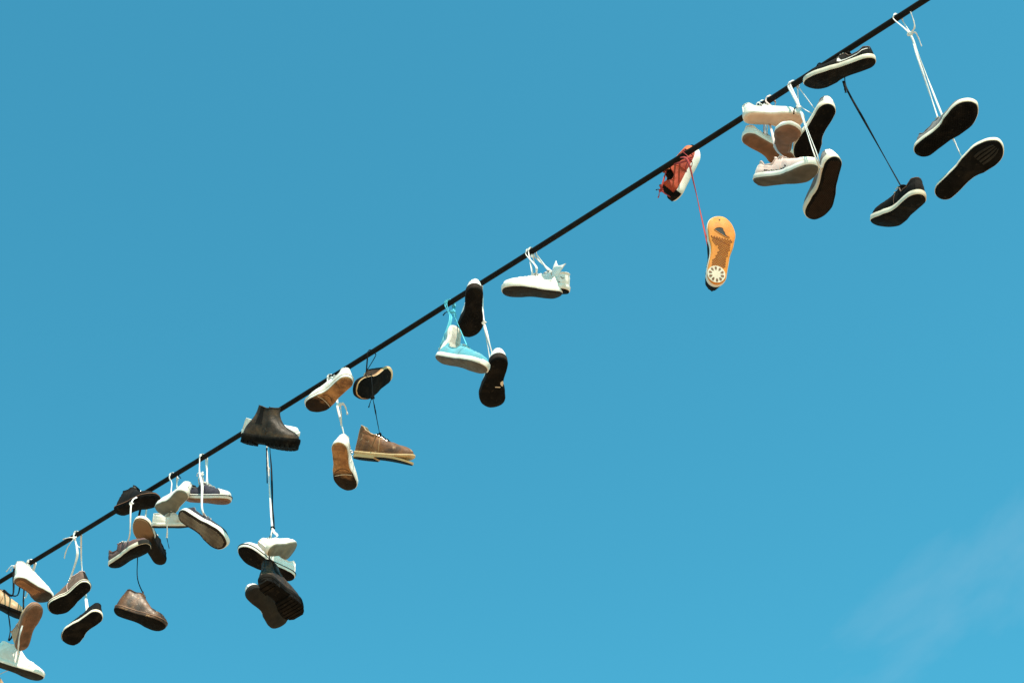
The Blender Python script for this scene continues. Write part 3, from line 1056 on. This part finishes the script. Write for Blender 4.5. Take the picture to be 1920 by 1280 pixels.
shoe('C4', 'sneaker', 'pink and white canvas sneaker with dark printed marks on its side', 'low', (1414, 345), (1530, 328), 1, 30, 1, mirror=True, off=.17,
     upper=M_PINK_CANVAS, fox=M_WHITE_RUBBER, sole=M_GREY_RUBBER, lace=M_LACE_PINK, toecap=(M_WHITE_RUBBER, 6), mark='print', L=.275, spring=.03, tread='ribs', heeltab=M_WHITE_CANVAS)
shoe('E1', 'skate_shoe', 'red suede skate shoe with white midsole tied up against the cable', 'low', (1268, 378), (1311, 286), -1, -22, 1, off=-.13,
     upper=M_RED_SUEDE, fox=M_WHITE_RUBBER, sole=M_WHITE_RUBBER, lace=M_LACE_RED, heeltab=M_BLACK_SUEDE, lining=M_LINING, mark='cream_patch', toe_fox=(M_BLACK_RUBBER, 3), heel_fox=(M_BLACK_RUBBER, 5), toecap=(M_RED_TRIM, 6), tongue_mat=M_RED_TRIM, fox_h=.032, zs=1.12)
shoe('E2', 'skate_shoe', 'skate shoe showing its bright orange sole with a torn hole and pale heel disc', 'low', (1342, 532), (1357, 402), -1, 77, 1, mirror=True, off=.14,
     upper=M_BLACK_SUEDE, fox=M_WHITE_RUBBER, sole=M_ORANGE, lace=M_LACE_RED, tread='lattice', tread_mat=M_ORANGE_DEEP, L=.30, W=.112, extras=(orange_sole_details,), fox_h=.024)
shoe('F2', 'sneaker', 'white leather shoe with raised collar flap, behind its white twin', 'low', (1063, 547), (975, 549), -1, 20, -1, mirror=False, off=-.08,
     upper=M_WHITE_LEATHER, fox=M_WHITE_RUBBER, sole=M_BLACK_RUBBER, lace=M_LACE_WHITE, lining=M_PALE_LINING, L=.29, extras=(side_lettering, collar_flap), zs=.98, tongue_ext=.03)
shoe('F1', 'sneaker', 'white leather sneaker with dark grey sole, front one of the white pair', 'low', (1053, 556), (945, 547), 1, 27, -1, mirror=True, off=.04,
     upper=M_WHITE_LEATHER, fox=M_WHITE_RUBBER, sole=M_DARK_RUBBER, lace=M_LACE_WHITE, lining=M_PALE_LINING, L=.285, spring=.010, heeltab=M_WHITE_LEATHER)
shoe('G1', 'sneaker', 'white heeled sneaker with broad black sole hung in front of the cable', 'low', (891, 541), (879, 637), -1, 82, -1, mirror=False, off=.07,
     upper=M_WHITE_LEATHER, fox=M_GUM_NIGHT, sole=M_BLACK_RUBBER, lace=M_LACE_WHITE, L=.285, W=.108, fox_h=.036, heeltab=M_WHITE_LEATHER)
shoe('G2', 'sneaker', 'white heeled sneaker with torn black sole dangling below the turquoise shoes', 'low', (938, 672), (919, 769), -1, 78, -1, mirror=True, off=.05,
     upper=M_WHITE_LEATHER, fox=M_GUM_NIGHT, sole=M_BLACK_RUBBER, lace=M_LACE_WHITE, L=.285, W=.112, fox_h=.036, heeltab=M_WHITE_LEATHER, extras=(arch_gap,))
shoe('G3', 'plimsoll', 'turquoise plimsoll showing its pale sole, upper one of the turquoise pair', 'low', (857, 610), (845, 668), 1, 66, -1, off=.12,
     upper=M_CYAN_CANVAS, fox=M_WHITE_RUBBER, sole=M_PALE_SOLE, lace=M_LACE_CYAN, L=.235, W=.088, tread='dots')
shoe('G4', 'plimsoll', 'turquoise plimsoll with white rubber edge seen from the side', 'low', (816, 674), (910, 694), 1, 28, 1, off=.30,
     upper=M_CYAN_CANVAS, fox=M_WHITE_RUBBER, sole=M_GREY_RUBBER, lace=M_LACE_CYAN, L=.255, W=.09, toe_fox=(M_WHITE_RUBBER, 5), spring=.006)
shoe('I1', 'desert_boot', 'dark brown desert boot with tan heel edge painted as sunlit, black sole towards the viewer', 'chukka', (738, 696), (675, 737), 1, 62, -1, off=.0,
     upper=M_DARK_BROWN_SUEDE, fox=M_GUM, sole=M_GUM_LIGHT, lace=M_LACE_BLACK, L=.255, fox_h=.022, extras=(rubber_plate,), toe_fox=(M_BLACK_RUBBER, 11))  # pale sole left bare at the heel: sunlight put into the colour
shoe('I2', 'desert_boot', 'brown weathered desert boot with pale crepe sole peeling open at the toe', 'chukka', (664, 852), (775, 864), 1, 9, 1, off=.0,
     upper=M_BROWN_LEATHER, seam_mat=M_TAN_LEATHER, fox=M_GUM_LIGHT, sole=M_GUM_LIGHT, lace=M_LACE_BLACK, lining=M_TAN_LINING, L=.285, fox_h=.013, out_h=.004, spring=.016, extras=(peeled_sole,), tongue_mat=M_TAN_LINING, noise_amp=.003)
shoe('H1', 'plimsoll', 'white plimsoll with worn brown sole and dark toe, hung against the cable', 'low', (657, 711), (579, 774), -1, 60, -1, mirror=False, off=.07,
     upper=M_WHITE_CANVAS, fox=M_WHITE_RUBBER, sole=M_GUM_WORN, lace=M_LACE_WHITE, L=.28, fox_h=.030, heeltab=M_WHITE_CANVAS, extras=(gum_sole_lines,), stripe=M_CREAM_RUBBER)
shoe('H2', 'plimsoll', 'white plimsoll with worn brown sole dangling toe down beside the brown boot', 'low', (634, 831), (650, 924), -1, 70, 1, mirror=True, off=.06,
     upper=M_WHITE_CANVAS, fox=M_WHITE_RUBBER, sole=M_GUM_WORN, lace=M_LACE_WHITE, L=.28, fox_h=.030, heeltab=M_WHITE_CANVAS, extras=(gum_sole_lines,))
shoe('J2', 'sneaker', 'white sneaker mostly hidden behind the black ankle boot on the cable', 'low', (453, 816), (560, 824), -1, -6, 1, off=-.09,
     upper=M_WHITE_LEATHER, fox=M_WHITE_RUBBER, sole=M_BLACK_RUBBER, lace=M_LACE_BLACK, L=.295)
shoe('J1', 'ankle_boot', 'black leather ankle boot with chunky sole sitting on the cable', 'chelsea', (452, 826), (558, 842), 1, 8, 1, off=.08, cat='boot',
     upper=M_BLACK_LEATHER, fox=M_BLACK_RUBBER, sole=M_BLACK_RUBBER, L=.29, W=.11, tread='lug', fox_h=.034, out_h=.012, zs=.92, noise_amp=.0025)
shoe('K5', 'sneaker', 'white sneaker with long dark grey sole behind the hanging black boot', 'low', (470, 1106), (538, 1172), -1, 86, 1, off=-.02, zs=.7,
     upper=M_WHITE_LEATHER, fox=M_DARK_RUBBER, sole=M_DARK_RUBBER, lace=None, L=.29, W=.116)
shoe('K1', 'sneaker', 'white sneaker with black sole pointing up left across the hanging bundle', 'low', (550, 1088), (446, 1034), 1, 40, -1, mirror=False, off=-.02,
     upper=M_WHITE_LEATHER, fox=M_WHITE_RUBBER, sole=M_BLACK_RUBBER, lace=M_LACE_WHITE, L=.295, stripe=M_DARK_RUBBER, heeltab=M_WHITE_LEATHER)
shoe('K4', 'ankle_boot', 'black leather ankle boot with ridged sole hanging in front of the bundle', 'chelsea', (492, 1088), (563, 1158), -1, 66, 1, off=.10, cat='boot',
     upper=M_BLACK_LEATHER, fox=M_BLACK_RUBBER, sole=M_BLACK_RUBBER, L=.29, W=.11, tread='lug', fox_h=.034, out_h=.012, zs=.92)
shoe('K2', 'sneaker', 'small white sneaker at the top of the hanging bundle, pale sole visible', 'low', (507, 1032), (558, 1034), -1, 58, 1, off=.14,
     upper=M_WHITE_LEATHER, fox=M_WHITE_RUBBER, sole=M_ASH_SOLE, lace=M_LACE_WHITE, L=.25, W=.095, zs=.9)
shoe('L1', 'sneaker', 'navy canvas sneaker with white toe cap seen from the side', 'low', (345, 938), (428, 943), 1, 14, 1, off=.0,
     upper=M_NAVY_CANVAS, seam_mat=M_GREY_CANVAS, fox=M_WHITE_RUBBER, sole=M_GUM_DARK, lace=M_LACE_WHITE, toecap=(M_WHITE_RUBBER, 6), stripe=M_NAVY_CANVAS, L=.27, tread='waffle')
shoe('L4', 'plimsoll', 'white plimsoll seen from the side under the grey soled one', 'low', (286, 989), (374, 989), -1, 4, 1, off=.0,
     upper=M_WHITE_CANVAS, fox=M_WHITE_RUBBER, sole=M_DARK_RUBBER, lace=None, lining=M_PALE_LINING, L=.265, fox_h=.022, tongue_ext=-.012, zs=.82)
shoe('L3', 'plimsoll', 'white plimsoll with worn grey sole tilted towards the viewer', 'low', (346, 924), (297, 967), -1, 74, -1, off=.08,
     upper=M_WHITE_CANVAS, fox=M_WHITE_RUBBER, sole=M_ASH_SOLE, lace=M_LACE_WHITE, L=.255, W=.098, fox_h=.034)
shoe('L2', 'sneaker', 'navy canvas sneaker with studded dark sole pointing down right', 'low', (333, 962), (420, 1023), 1, 52, 1, off=.14,
     upper=M_NAVY_CANVAS, seam_mat=M_GREY_CANVAS, fox=M_WHITE_RUBBER, lace=M_LACE_WHITE, L=.28, tread='waffle', tread_mat=M_LATTICE, sole=M_GUM_NIGHT, fox_h=.030)
shoe('M1', 'high_top', 'black high top sneaker pressed against the cable', 'high', (217, 964), (292, 938), 1, 42, 1, off=.07,
     upper=M_BLACK_CANVAS, fox=M_BLACK_RUBBER, sole=M_BLACK_RUBBER, lace=M_LACE_BLACK, stripe=M_GUM_DARK, L=.28, zs=.88)
shoe('M2', 'sneaker', 'black sneaker with tan toed sole, below the black high top', 'low', (304, 1060), (256, 977), 1, 62, -1, off=.02,
     upper=M_BLACK_CANVAS, fox=M_BLACK_RUBBER, sole=M_TWO_TONE, lace=None, L=.28, W=.098, toe_fox=(M_CREAM_RUBBER, 13), extras=())
shoe('M3', 'sneaker', 'plum brown canvas sneaker with white side stripe hung on a white lace', 'low', (209, 1066), (276, 1026), 1, 32, 1, off=.12,
     upper=M_MAROON_CANVAS, fox=M_CREAM_RUBBER, sole=M_BLACK_RUBBER, lace=M_LACE_WHITE, L=.27, heeltab=M_BLACK_CANVAS, toe_fox=(M_DARK_RUBBER, 5))
shoe('M4', 'high_top', 'scorched brown leather high top sneaker hanging lowest of its cluster', 'high', (212, 1145), (308, 1180), 1, 30, 1, off=.06,
     upper=M_BURNT_LEATHER, fox=M_BURNT_LEATHER, sole=M_BLACK_RUBBER, lace=M_LACE_BLACK, L=.258, zs=.92, toecap=(M_BURNT_LEATHER, 6), stripe=M_GUM_DARK)
shoe('N1', 'high_top', 'brown and black high top with white edge hanging from a white lace', 'high', (167, 1095), (96, 1151), -1, 62, -1, off=.0,
     upper=M_BROWN_CANVAS, fox=M_CREAM_RUBBER, sole=M_BLACK_RUBBER, lace=M_LACE_WHITE, L=.248, stripe=(M_BROWN_CANVAS, .5), seam_mat=M_PINK_CANVAS, zs=.95, heeltab=M_BLACK_CANVAS, fox_h=.032, toe_fox=(M_BLACK_RUBBER, 5))
shoe('N2', 'high_top', 'black canvas high top with cream edge, lower right of its pair', 'high', (188, 1151), (119, 1206), -1, 68, -1, mirror=True, off=.08,
     upper=M_BLACK_CANVAS, fox=M_CREAM_RUBBER, sole=M_BLACK_RUBBER, lace=M_LACE_BLACK, L=.245, zs=.8, toe_fox=(M_BLACK_RUBBER, 6))
shoe('O1', 'high_top', 'white high top with brown ridged sole hung over the cable', 'high', (31, 1086), (94, 1131), -1, 48, 1, off=.07,
     upper=M_WHITE_CANVAS, fox=M_WHITE_RUBBER, sole=M_GUM_SOOT, lace=M_LACE_WHITE, L=.28, tread='longribs', tread_mat=M_GUM_RIB, toe_fox=(M_WHITE_RUBBER, 6), zs=.9)
shoe('O2', 'desert_boot', 'tan leather shoe with black opening cut off by the left edge', 'chukka', (-42, 1122), (46, 1163), 1, 14, 1, off=.02,
     upper=M_TAN_LEATHER, seam_mat=M_BROWN_LEATHER, fox=M_BLACK_RUBBER, sole=M_BLACK_RUBBER, lace=M_LACE_BLACK, L=.28, zs=.98, fox_h=.020)
shoe('O3', 'desert_boot', 'tan leather shoe with studded brown sole standing heel down', 'chukka', (40, 1221), (70, 1137), 1, 54, 1, off=.12,
     upper=M_TAN_LEATHER, seam_mat=M_BROWN_LEATHER, fox=M_GUM_DARK, sole=M_GUM_DARK, lace=M_LACE_BLACK, L=.28, tread='dots', tread_mat=M_GUM_DARK, heeltab=M_BLACK_CANVAS)
shoe('O4', 'high_top', 'white high top with dark sole at the bottom left corner', 'high', (-22, 1240), (79, 1276), 1, 20, 1, off=.02,
     upper=M_WHITE_CANVAS, fox=M_WHITE_RUBBER, sole=M_DARK_RUBBER, lace=M_LACE_WHITE, L=.285, zs=.92)
shoe('O5', 'desert_boot', 'tan leather shoe barely showing under the white high top in the corner', 'chukka', (14, 1304), (-72, 1325), 1, 6, -1, off=.04,
     upper=M_TAN_LEATHER, seam_mat=M_BROWN_LEATHER, fox=M_BLACK_RUBBER, sole=M_BLACK_RUBBER, lace=M_LACE_BLACK, L=.28, zs=.88)

# ------------------------------------------------------------------ laces
def wrap(px, da=0.0, turns=1.0, rl=.0035, drop=.02):
    """points of a lace going up the street side, over the cable and down behind it"""
    c = cable_point(px) + CDIR * da
    upv = (Vector((0, 0, 1)) - CDIR * CDIR.z).normalized()
    r = CR + rl * 1.1
    pts = [c + CNORM * r - upv * drop, c + CNORM * r]
    for k in range(1, 8):
        a = math.pi * k / 8
        pts.append(c + CNORM * (r * math.cos(a)) + upv * (r * math.sin(a)) + CDIR * (.002 * k))
    pts += [c - CNORM * r + CDIR * .016, c - CNORM * r - upv * drop + CDIR * .018]
    return pts

def strand(name, m, pts, r=.0034, parent=None, label=None, group=None, sub=5, flat=.55):
    ph = (pts[0][0] * 37) % 6.28
    v, f = tube(spline(pts, sub), lambda q: r * (1 + .16 * math.sin(q * 23 + ph) + .10 * math.sin(q * 51 + 2 * ph)), 6, flat, twist=.16)
    o = obj(name, v, f, m, parent)
    if label:
        tag(o, label, 'shoelace', group or 'laces slung over the cable')
    return o

def knot(m, p, r=.010, parent=None, seed=0):
    rnd = random.Random(seed)
    pts = []
    a0 = rnd.uniform(0, 6)
    for k in range(31):
        a = 2 * math.pi * k / 30
        x = math.sin(a) + 2 * math.sin(2 * a)
        y = math.cos(a) - 2 * math.cos(2 * a)
        z = -math.sin(3 * a)
        q = Vector((x * math.cos(a0) - y * math.sin(a0), z * .8, x * math.sin(a0) + y * math.cos(a0))) * (r / 3)
        pts.append(p + q)
    v, f = tube(pts, .0036, 6, .7)
    return obj('knot', v, f, m, parent)

def loose(m, p, path, parent, r=.0032):
    """free lace end; path is a list of image offsets from the knot, in metres (right, up, towards viewer)"""
    pts = [p] + [p + RIGHT * a + UP * b - FWD * c for a, b, c in path]
    return strand('loose_end', m, pts, r, parent)

def sag(a, b, amt=.012, n=3, side=0.0):
    """a slack piece between two points"""
    out = []
    for k in range(1, n + 1):
        t = k / (n + 1)
        w = math.sin(math.pi * t)
        out.append(a.lerp(b, t) + RIGHT * (side * w) - FWD * (amt * w))
    return out

def T(k, w='throat'):
    return SHOES[k][w]

# pair A: long double white lace to the far right pair
w = wrap(1680)
ktA = at(1706, 64, .02)
la = strand('shoelace', M_LACE_WHITE, [T('A1', 'eye_l')] + sag(T('A1', 'eye_l'), ktA, .0) + [ktA] + w + [ktA - CNORM * .01] + sag(ktA, T('A1', 'eye_r'), 0) + [T('A1', 'eye_r')],
            .0042, label='long doubled white lace holding the far right pair of grey sneakers')
knot(M_LACE_WHITE, ktA, .010, la, 1)
loose(M_LACE_WHITE, ktA, [(.018, .004, .01), (.030, -.018, .012), (.042, -.048, .01)], la)
loose(M_LACE_WHITE, ktA, [(.016, .022, .005), (.014, .05, .0), (.004, .085, -.01)], la)
strand('lace_link', M_LACE_WHITE, [T('A1'), at(1788, 262, -.10), at(1797, 282, -.04), T('A2')], .0040, la)

# pair B: black lace from the skate shoe on the cable to its twin
w = wrap(1536, rl=.004)
lb = strand('shoelace', M_LACE_BLACK, [T('B1', 'low')] + [w[0], w[1], w[4], w[6], w[-2], w[-1], T('B1'), at(1584, 150, -.09), at(1590, 172, -.05)] + sag(at(1590, 172, -.05), T('B2'), 0, 2) + [T('B2')],
            .0042, label='thin black lace between the two black skate shoes')
knot(M_LACE_BLACK, T('B2'), .009, lb, 2)
kb = at(1581, 152, -.08)
loose(M_LACE_BLACK, kb, [(.002, -.012, 0), (.006, -.03, 0), (.010, -.046, .004)], lb, .0050)

# cluster C and D
w = wrap(1422)
lc = strand('shoelace', M_LACE_WHITE, [T('C1', 'eye_l')] + w + [T('C2')], .0040, label='white lace looped over the cable at the heel of the peach soled plimsoll')
strand('lace_loop', M_LACE_WHITE, [T('C1', 'eye_r')] + wrap(1428) + [T('C2') - CNORM * .01], .0036, lc)
w = wrap(1440)
lc2 = strand('shoelace', M_LACE_PINK, [T('C1', 'low')] + w + [at(1441, 215, -.04)] + [at(1448, 250, .06), at(1455, 280, .10)] + [T('C4')], .0042, label='pinkish lace running down to the pink and white sneaker')
knot(M_LACE_WHITE, w[5], .008, lc2, 3)
loose(M_LACE_WHITE, w[5], [(.012, .006, 0), (.022, .010, 0), (.034, -.004, 0)], lc2)
strand('lace_link', M_LACE_PINK, [T('C1', 'eye_l'), at(1432, 242, .03), at(1437, 262, .02), T('C2')], .0034, lc2)
w = wrap(1482)
lx = at(1497, 200, .05)
ld = strand('shoelace', M_LACE_WHITE, [T('D2', 'eye_l'), at(1532, 303, .22), at(1512, 245, .21), lx] + w + [at(1500, 198, -.03), T('D1')], .0042,
            label='white lace crossing in front of the upper grey sneaker to its twin')
strand('lace_loop', M_LACE_WHITE, [T('D2', 'eye_r'), at(1535, 300, .215), at(1514, 243, .205), at(1499, 199, .045)] + wrap(1485.5) + [T('D1', 'eye_r')], .0034, ld)
knot(M_LACE_WHITE, lx, .009, ld, 4)
loose(M_LACE_BLACK, lx, [(-.01, -.004, 0), (-.016, -.01, 0), (-.018, -.03, 0)], ld)

# pair E: red laces
w = wrap(1284, rl=.004)
ke = at(1291, 300, .035)
le = strand('shoelace', M_LACE_RED, [T('E1')] + [ke] + w[1:] + [T('E1', 'low'), ke + CNORM * .012] + sag(ke, T('E2'), 0, 3) + [T('E2')], .0042,
            label='dark red lace from the red shoe down to the orange soled one')
knot(M_LACE_RED, ke, .013, le, 5)
loose(M_LACE_RED, ke, [(-.006, -.012, .01), (-.012, -.03, .01), (-.010, -.05, .01)], le)
loose(M_LACE_RED, ke, [(.012, -.008, .012), (.012, -.024, .012), (.004, -.036, .012)], le)
kz = at(1240, 357, .0)
le2 = strand('shoelace', M_LACE_RED, [SHOES['E1']['heel'], kz, kz + UP * .03 + RIGHT * .006, SHOES['E1']['collar']], .0042, label='short red lace tied behind the heel of the red shoe')
knot(M_LACE_RED, kz, .009, le2, 6)
loose(M_LACE_RED, kz, [(-.008, -.008, 0), (-.010, -.024, 0), (-.014, -.030, 0)], le2)
loose(M_LACE_BLACK, kz, [(-.010, .004, 0), (-.018, .003, 0), (-.022, .001, 0)], le2)

# pair F
w = wrap(990)
lf = strand('shoelace', M_LACE_WHITE, [T('F1', 'eye_l'), T('F1', 'eye_l') + UP * .03] + w + [T('F2', 'eye_l')], .0042, label='white laces looped twice over the cable above the white pair')
strand('lace_loop', M_LACE_WHITE, [T('F1', 'eye_r'), T('F1', 'eye_r') + UP * .03] + wrap(994.5) + [T('F2', 'eye_r')], .0040, lf)
kf = at(999, 480, .0)
knot(M_LACE_WHITE, kf, .008, lf, 7)
loose(M_LACE_WHITE, kf, [(.004, -.02, 0), (.012, -.05, 0), (.018, -.085, 0)], lf)

# pair G black soles, and turquoise pair
w = wrap(893)
lg = strand('shoelace', M_LACE_WHITE, [T('G1')] + w + [at(906, 588, -.02), at(909, 612, .0)] + sag(at(909, 612, .0), T('G2'), 0, 2) + [T('G2')], .0050, label='white lace from the black soled shoe on the cable to its lower twin')
kg = at(907, 604, .0)
knot(M_LACE_WHITE, kg, .010, lg, 8)
strand('lace_link', M_LACE_WHITE, [kg, at(913, 640, .01), T('G2', 'eye_l')], .0040, lg)
w = wrap(838.5)
kc = at(842, 596, .08)
lcy = strand('shoelace', M_LACE_CYAN, [T('G3', 'eye_r'), at(843, 602, .09), at(840, 585, .04)] + w + [at(849, 590, .02), T('G3', 'eye_l')], .0042, label='turquoise laces looped over the cable')
strand('lace_loop', M_LACE_CYAN, [T('G3'), at(846, 602, .09), at(842, 585, .04)] + wrap(841.5) + [at(852, 592, .02), at(856, 602, .05), T('G4')], .0036, lcy)
knot(M_LACE_CYAN, at(848, 584, .03), .008, lcy, 9)
loose(M_LACE_BLACK, at(846, 582, .03), [(-.012, -.004, 0), (-.026, -.010, 0), (-.036, -.022, 0)], lcy)
loose(M_LACE_CYAN, at(850, 584, .03), [(.010, -.010, 0), (.012, -.028, 0), (.006, -.044, 0)], lcy)

# pair H
w = wrap(618.5)
lh = strand('shoelace', M_LACE_WHITE, [T('H1', 'eye_r'), at(616, 728, .06)] + w + [T('H1', 'low'), at(630, 742, -.07), at(633, 764, -.02)] + sag(at(633, 764, -.02), T('H2'), 0, 2) + [T('H2')], .0050, label='white lace holding the two brown soled plimsolls')
kh = at(638, 758, .05)
knot(M_LACE_WHITE, kh, .009, lh, 10)
loose(M_LACE_WHITE, kh, [(.010, .004, 0), (.022, -.008, 0), (.030, -.034, 0), (.032, -.046, 0)], lh, .0055)
loose(M_LACE_WHITE, kh, [(.002, -.02, 0), (.004, -.05, 0), (.004, -.095, 0)], lh, .0042)

# pair I: thin black laces
w = wrap(693, rl=.0025)
ki = at(699, 745, .17)
li = strand('shoelace', M_LACE_BLACK, [T('I1', 'eye_l')] + w + [T('I1', 'eye_r')], .0026, label='thin black lace loop holding the dark brown desert boot')
li2 = strand('shoelace', M_LACE_BLACK, [at(696, 700, .06), at(698, 725, .16), ki] + sag(ki, T('I2'), 0, 3) + [T('I2')], .0026, label='thin black lace down to the brown desert boot')
knot(M_LACE_BLACK, ki, .008, li2, 11)
knot(M_LACE_BLACK, T('I2'), .008, li2, 12)
loose(M_LACE_BLACK, at(696, 703, .06), [(-.018, -.006, 0), (-.036, -.014, 0), (-.06, -.02, 0)], li, .0026)
loose(M_LACE_BLACK, ki, [(-.008, -.012, 0), (-.014, -.030, 0), (-.018, -.044, 0)], li2, .0026)

# boot and bundle K
kk = at(511, 990, .05)
w = wrap(500)
lk = strand('shoelace', M_LACE_WHITE, [at(500, 842, -.02), at(503, 880, .0), at(507, 940, .03), kk, at(520, 1005, .10), T('K2')], .0055, label='long white lace from the boot down to the bundle of shoes')
strand('lace_link', M_LACE_WHITE, [kk, at(508, 1010, .06), T('K1')], .0050, lk)
strand('lace_loop', M_LACE_WHITE, [T('J2')] + w + [at(500, 842, -.02)], .0045, lk)
loose(M_LACE_WHITE, at(503, 870, .0), [(-.004, -.010, .006), (.006, -.02, .006), (.002, -.06, 0)], lk)
lk2 = strand('shoelace', M_LACE_BLACK, [SHOES['J1']['collar'], at(506, 838, -.04), at(509, 880, -.02), at(511, 950, .02), kk + RIGHT * .006, at(505, 1008, .05), at(504, 1030, .05), SHOES['K4']['collar']], .0042, label='long black lace beside the white one above the bundle')
knot(M_LACE_BLACK, kk, .010, lk2, 13)
strand('lace_link', M_LACE_BLACK, [at(500, 838, -.02), at(500, 858, .0), at(501, 905, .004)], .0040, lk2)

# group L
w = wrap(379.5)
kl = at(378, 888, .04)
ll = strand('shoelace', M_LACE_WHITE, [T('L2'), at(379, 955, .15), at(379, 910, .06), kl + CNORM * .012] + w + [T('L1')], .0056, label='white lace tied in a bow above the navy sneakers')
knot(M_LACE_WHITE, kl, .011, ll, 14)
strand('bow_loop', M_LACE_WHITE, [kl, kl - RIGHT * .014 - UP * .02, kl - RIGHT * .010 - UP * .05, kl + RIGHT * .006 - UP * .062, kl + RIGHT * .008 - UP * .03, kl], .0050, ll)
loose(M_LACE_WHITE, kl, [(-.012, .006, 0), (-.02, 0, 0), (-.022, -.012, 0)], ll)
strand('lace_link', M_LACE_WHITE, [cable_point(386) - UP * .016, at(388, 890, .0), at(390, 914, .01), T('L1')], .0058, ll)
w = wrap(323)
ll2 = strand('shoelace', M_LACE_WHITE, [at(320, 945, .02), at(321, 920, .03), at(322, 905, .025)] + w + [at(331, 905, -.03), at(330, 950, -.02), T('L4')], .0042, label='white lace looped over the cable above the white plimsolls')
strand('lace_link', M_LACE_WHITE, [cable_point(330.5) - UP * .016 - CNORM * .012, at(331, 915, .0), at(331, 940, .01)], .0042, ll2)
loose(M_LACE_BLACK, cable_point(334) - UP * .012, [(.006, -.006, 0), (.014, -.018, 0)], ll2)
e0 = at(314, 972, .13)
le3 = strand('loose_end', M_LACE_WHITE, [e0, e0 - UP * .03 - RIGHT * .002, e0 - UP * .065 - RIGHT * .001, e0 - UP * .09 - RIGHT * .003], .0046, ll2)
strand('lace_tip', M_LACE_BLACK, [e0 - UP * .09 - RIGHT * .003, e0 - UP * .105 - RIGHT * .0, e0 - UP * .14 + RIGHT * .008], .0026, ll2)

# group M
w = wrap(262)
km = at(246, 944, .22)
lm = strand('shoelace', M_LACE_WHITE, [T('M3', 'eye_r'), at(243.5, 1000, .21), km] + [at(256, 932, .12)] + w, .0050, label='white lace crossing in front of the black high top down to the plum sneaker')
knot(M_LACE_WHITE, km, .010, lm, 15)
strand('lace_link', M_LACE_WHITE, [T('M2', 'eye_r'), at(274, 990, -.02), cable_point(272) - UP * .02 - CNORM * .015], .0046, lm)
w = wrap(258)
lm2 = strand('shoelace', M_LACE_BLACK, [T('M1')] + w + [at(258, 985, -.06), at(258, 1040, .02), at(258, 1085, .05), T('M4')], .0046, label='black lace down to the scorched brown high top')

# pair N
w = wrap(144)
kn = at(140, 1008, .025)
ln_ = strand('shoelace', M_LACE_WHITE, [T('N1', 'eye_r'), at(144, 1046, .01), at(144, 1025, .02)] + w + [at(153, 1060, -.10), at(160, 1110, -.08), T('N2')], .0066, label='white lace tied with loose ends above the brown and black high tops')
knot(M_LACE_WHITE, kn, .010, ln_, 16)
loose(M_LACE_WHITE, kn, [(-.02, .004, .01), (-.045, -.002, .01), (-.058, -.006, .01)], ln_)
loose(M_LACE_WHITE, kn, [(-.016, -.02, .01), (-.036, -.052, .01), (-.048, -.088, .01), (-.050, -.105, .01)], ln_)
loose(M_LACE_WHITE, kn, [(.010, -.02, .01), (.018, -.04, .01), (.030, -.048, .01)], ln_)

# group O
w = wrap(57)
lo = strand('shoelace', M_LACE_WHITE, [T('O1', 'eye_l'), at(55, 1070, .1)] + w + [at(50, 1115, -.04), at(44, 1128, -.02), T('O4')], .0060, label='white lace looped over the cable at the white high top')
ko = at(29, 1061, .10)
knot(M_LACE_PINK, ko, .009, lo, 17)
loose(M_LACE_WHITE, ko, [(-.020, .003, 0), (-.034, -.012, 0), (-.048, -.028, 0)], lo)
loose(M_LACE_WHITE, ko, [(-.012, -.004, 0), (-.022, -.014, 0), (-.026, -.026, 0)], lo)
strand('lace_link', M_LACE_WHITE, [at(42, 1172, .24), at(36, 1195, .23), at(34, 1225, .16), T('O4', 'eye_l')], .0060, lo)
cbk = wrap(31)
lo2 = strand('shoelace', M_LACE_BLACK, [T('O2', 'eye_l'), at(24, 1115, .05)] + cbk + [at(33, 1115, -.02), T('O2', 'eye_r')], .0060, label='black lace holding the tan shoe at the left edge')
strand('lace_link', M_LACE_BLACK, [T('O2'), at(19, 1175, .0), at(17, 1200, .06), T('O3')], .0050, lo2)
lo3 = strand('shoelace', M_LACE_BLACK, [T('O3', 'low'), at(44, 1125, .0), cable_point(43) - UP * .02 - CNORM * .014], .0046, label='short black lace hanging behind the ridged brown sole of the white high top')
lo4 = strand('shoelace', M_LACE_PINK, [T('O4', 'low') - CNORM * .05, at(10, 1258, .0), T('O5')], .0034, label='thin pale lace down to the shoe in the bottom corner')

if __name__ == '__main__':
    for k, s in SHOES.items():
        print('SHOE', k, 'L %.3f tau %.0f scale %.0f' % (s['L'], s['tau'], s['sc']))
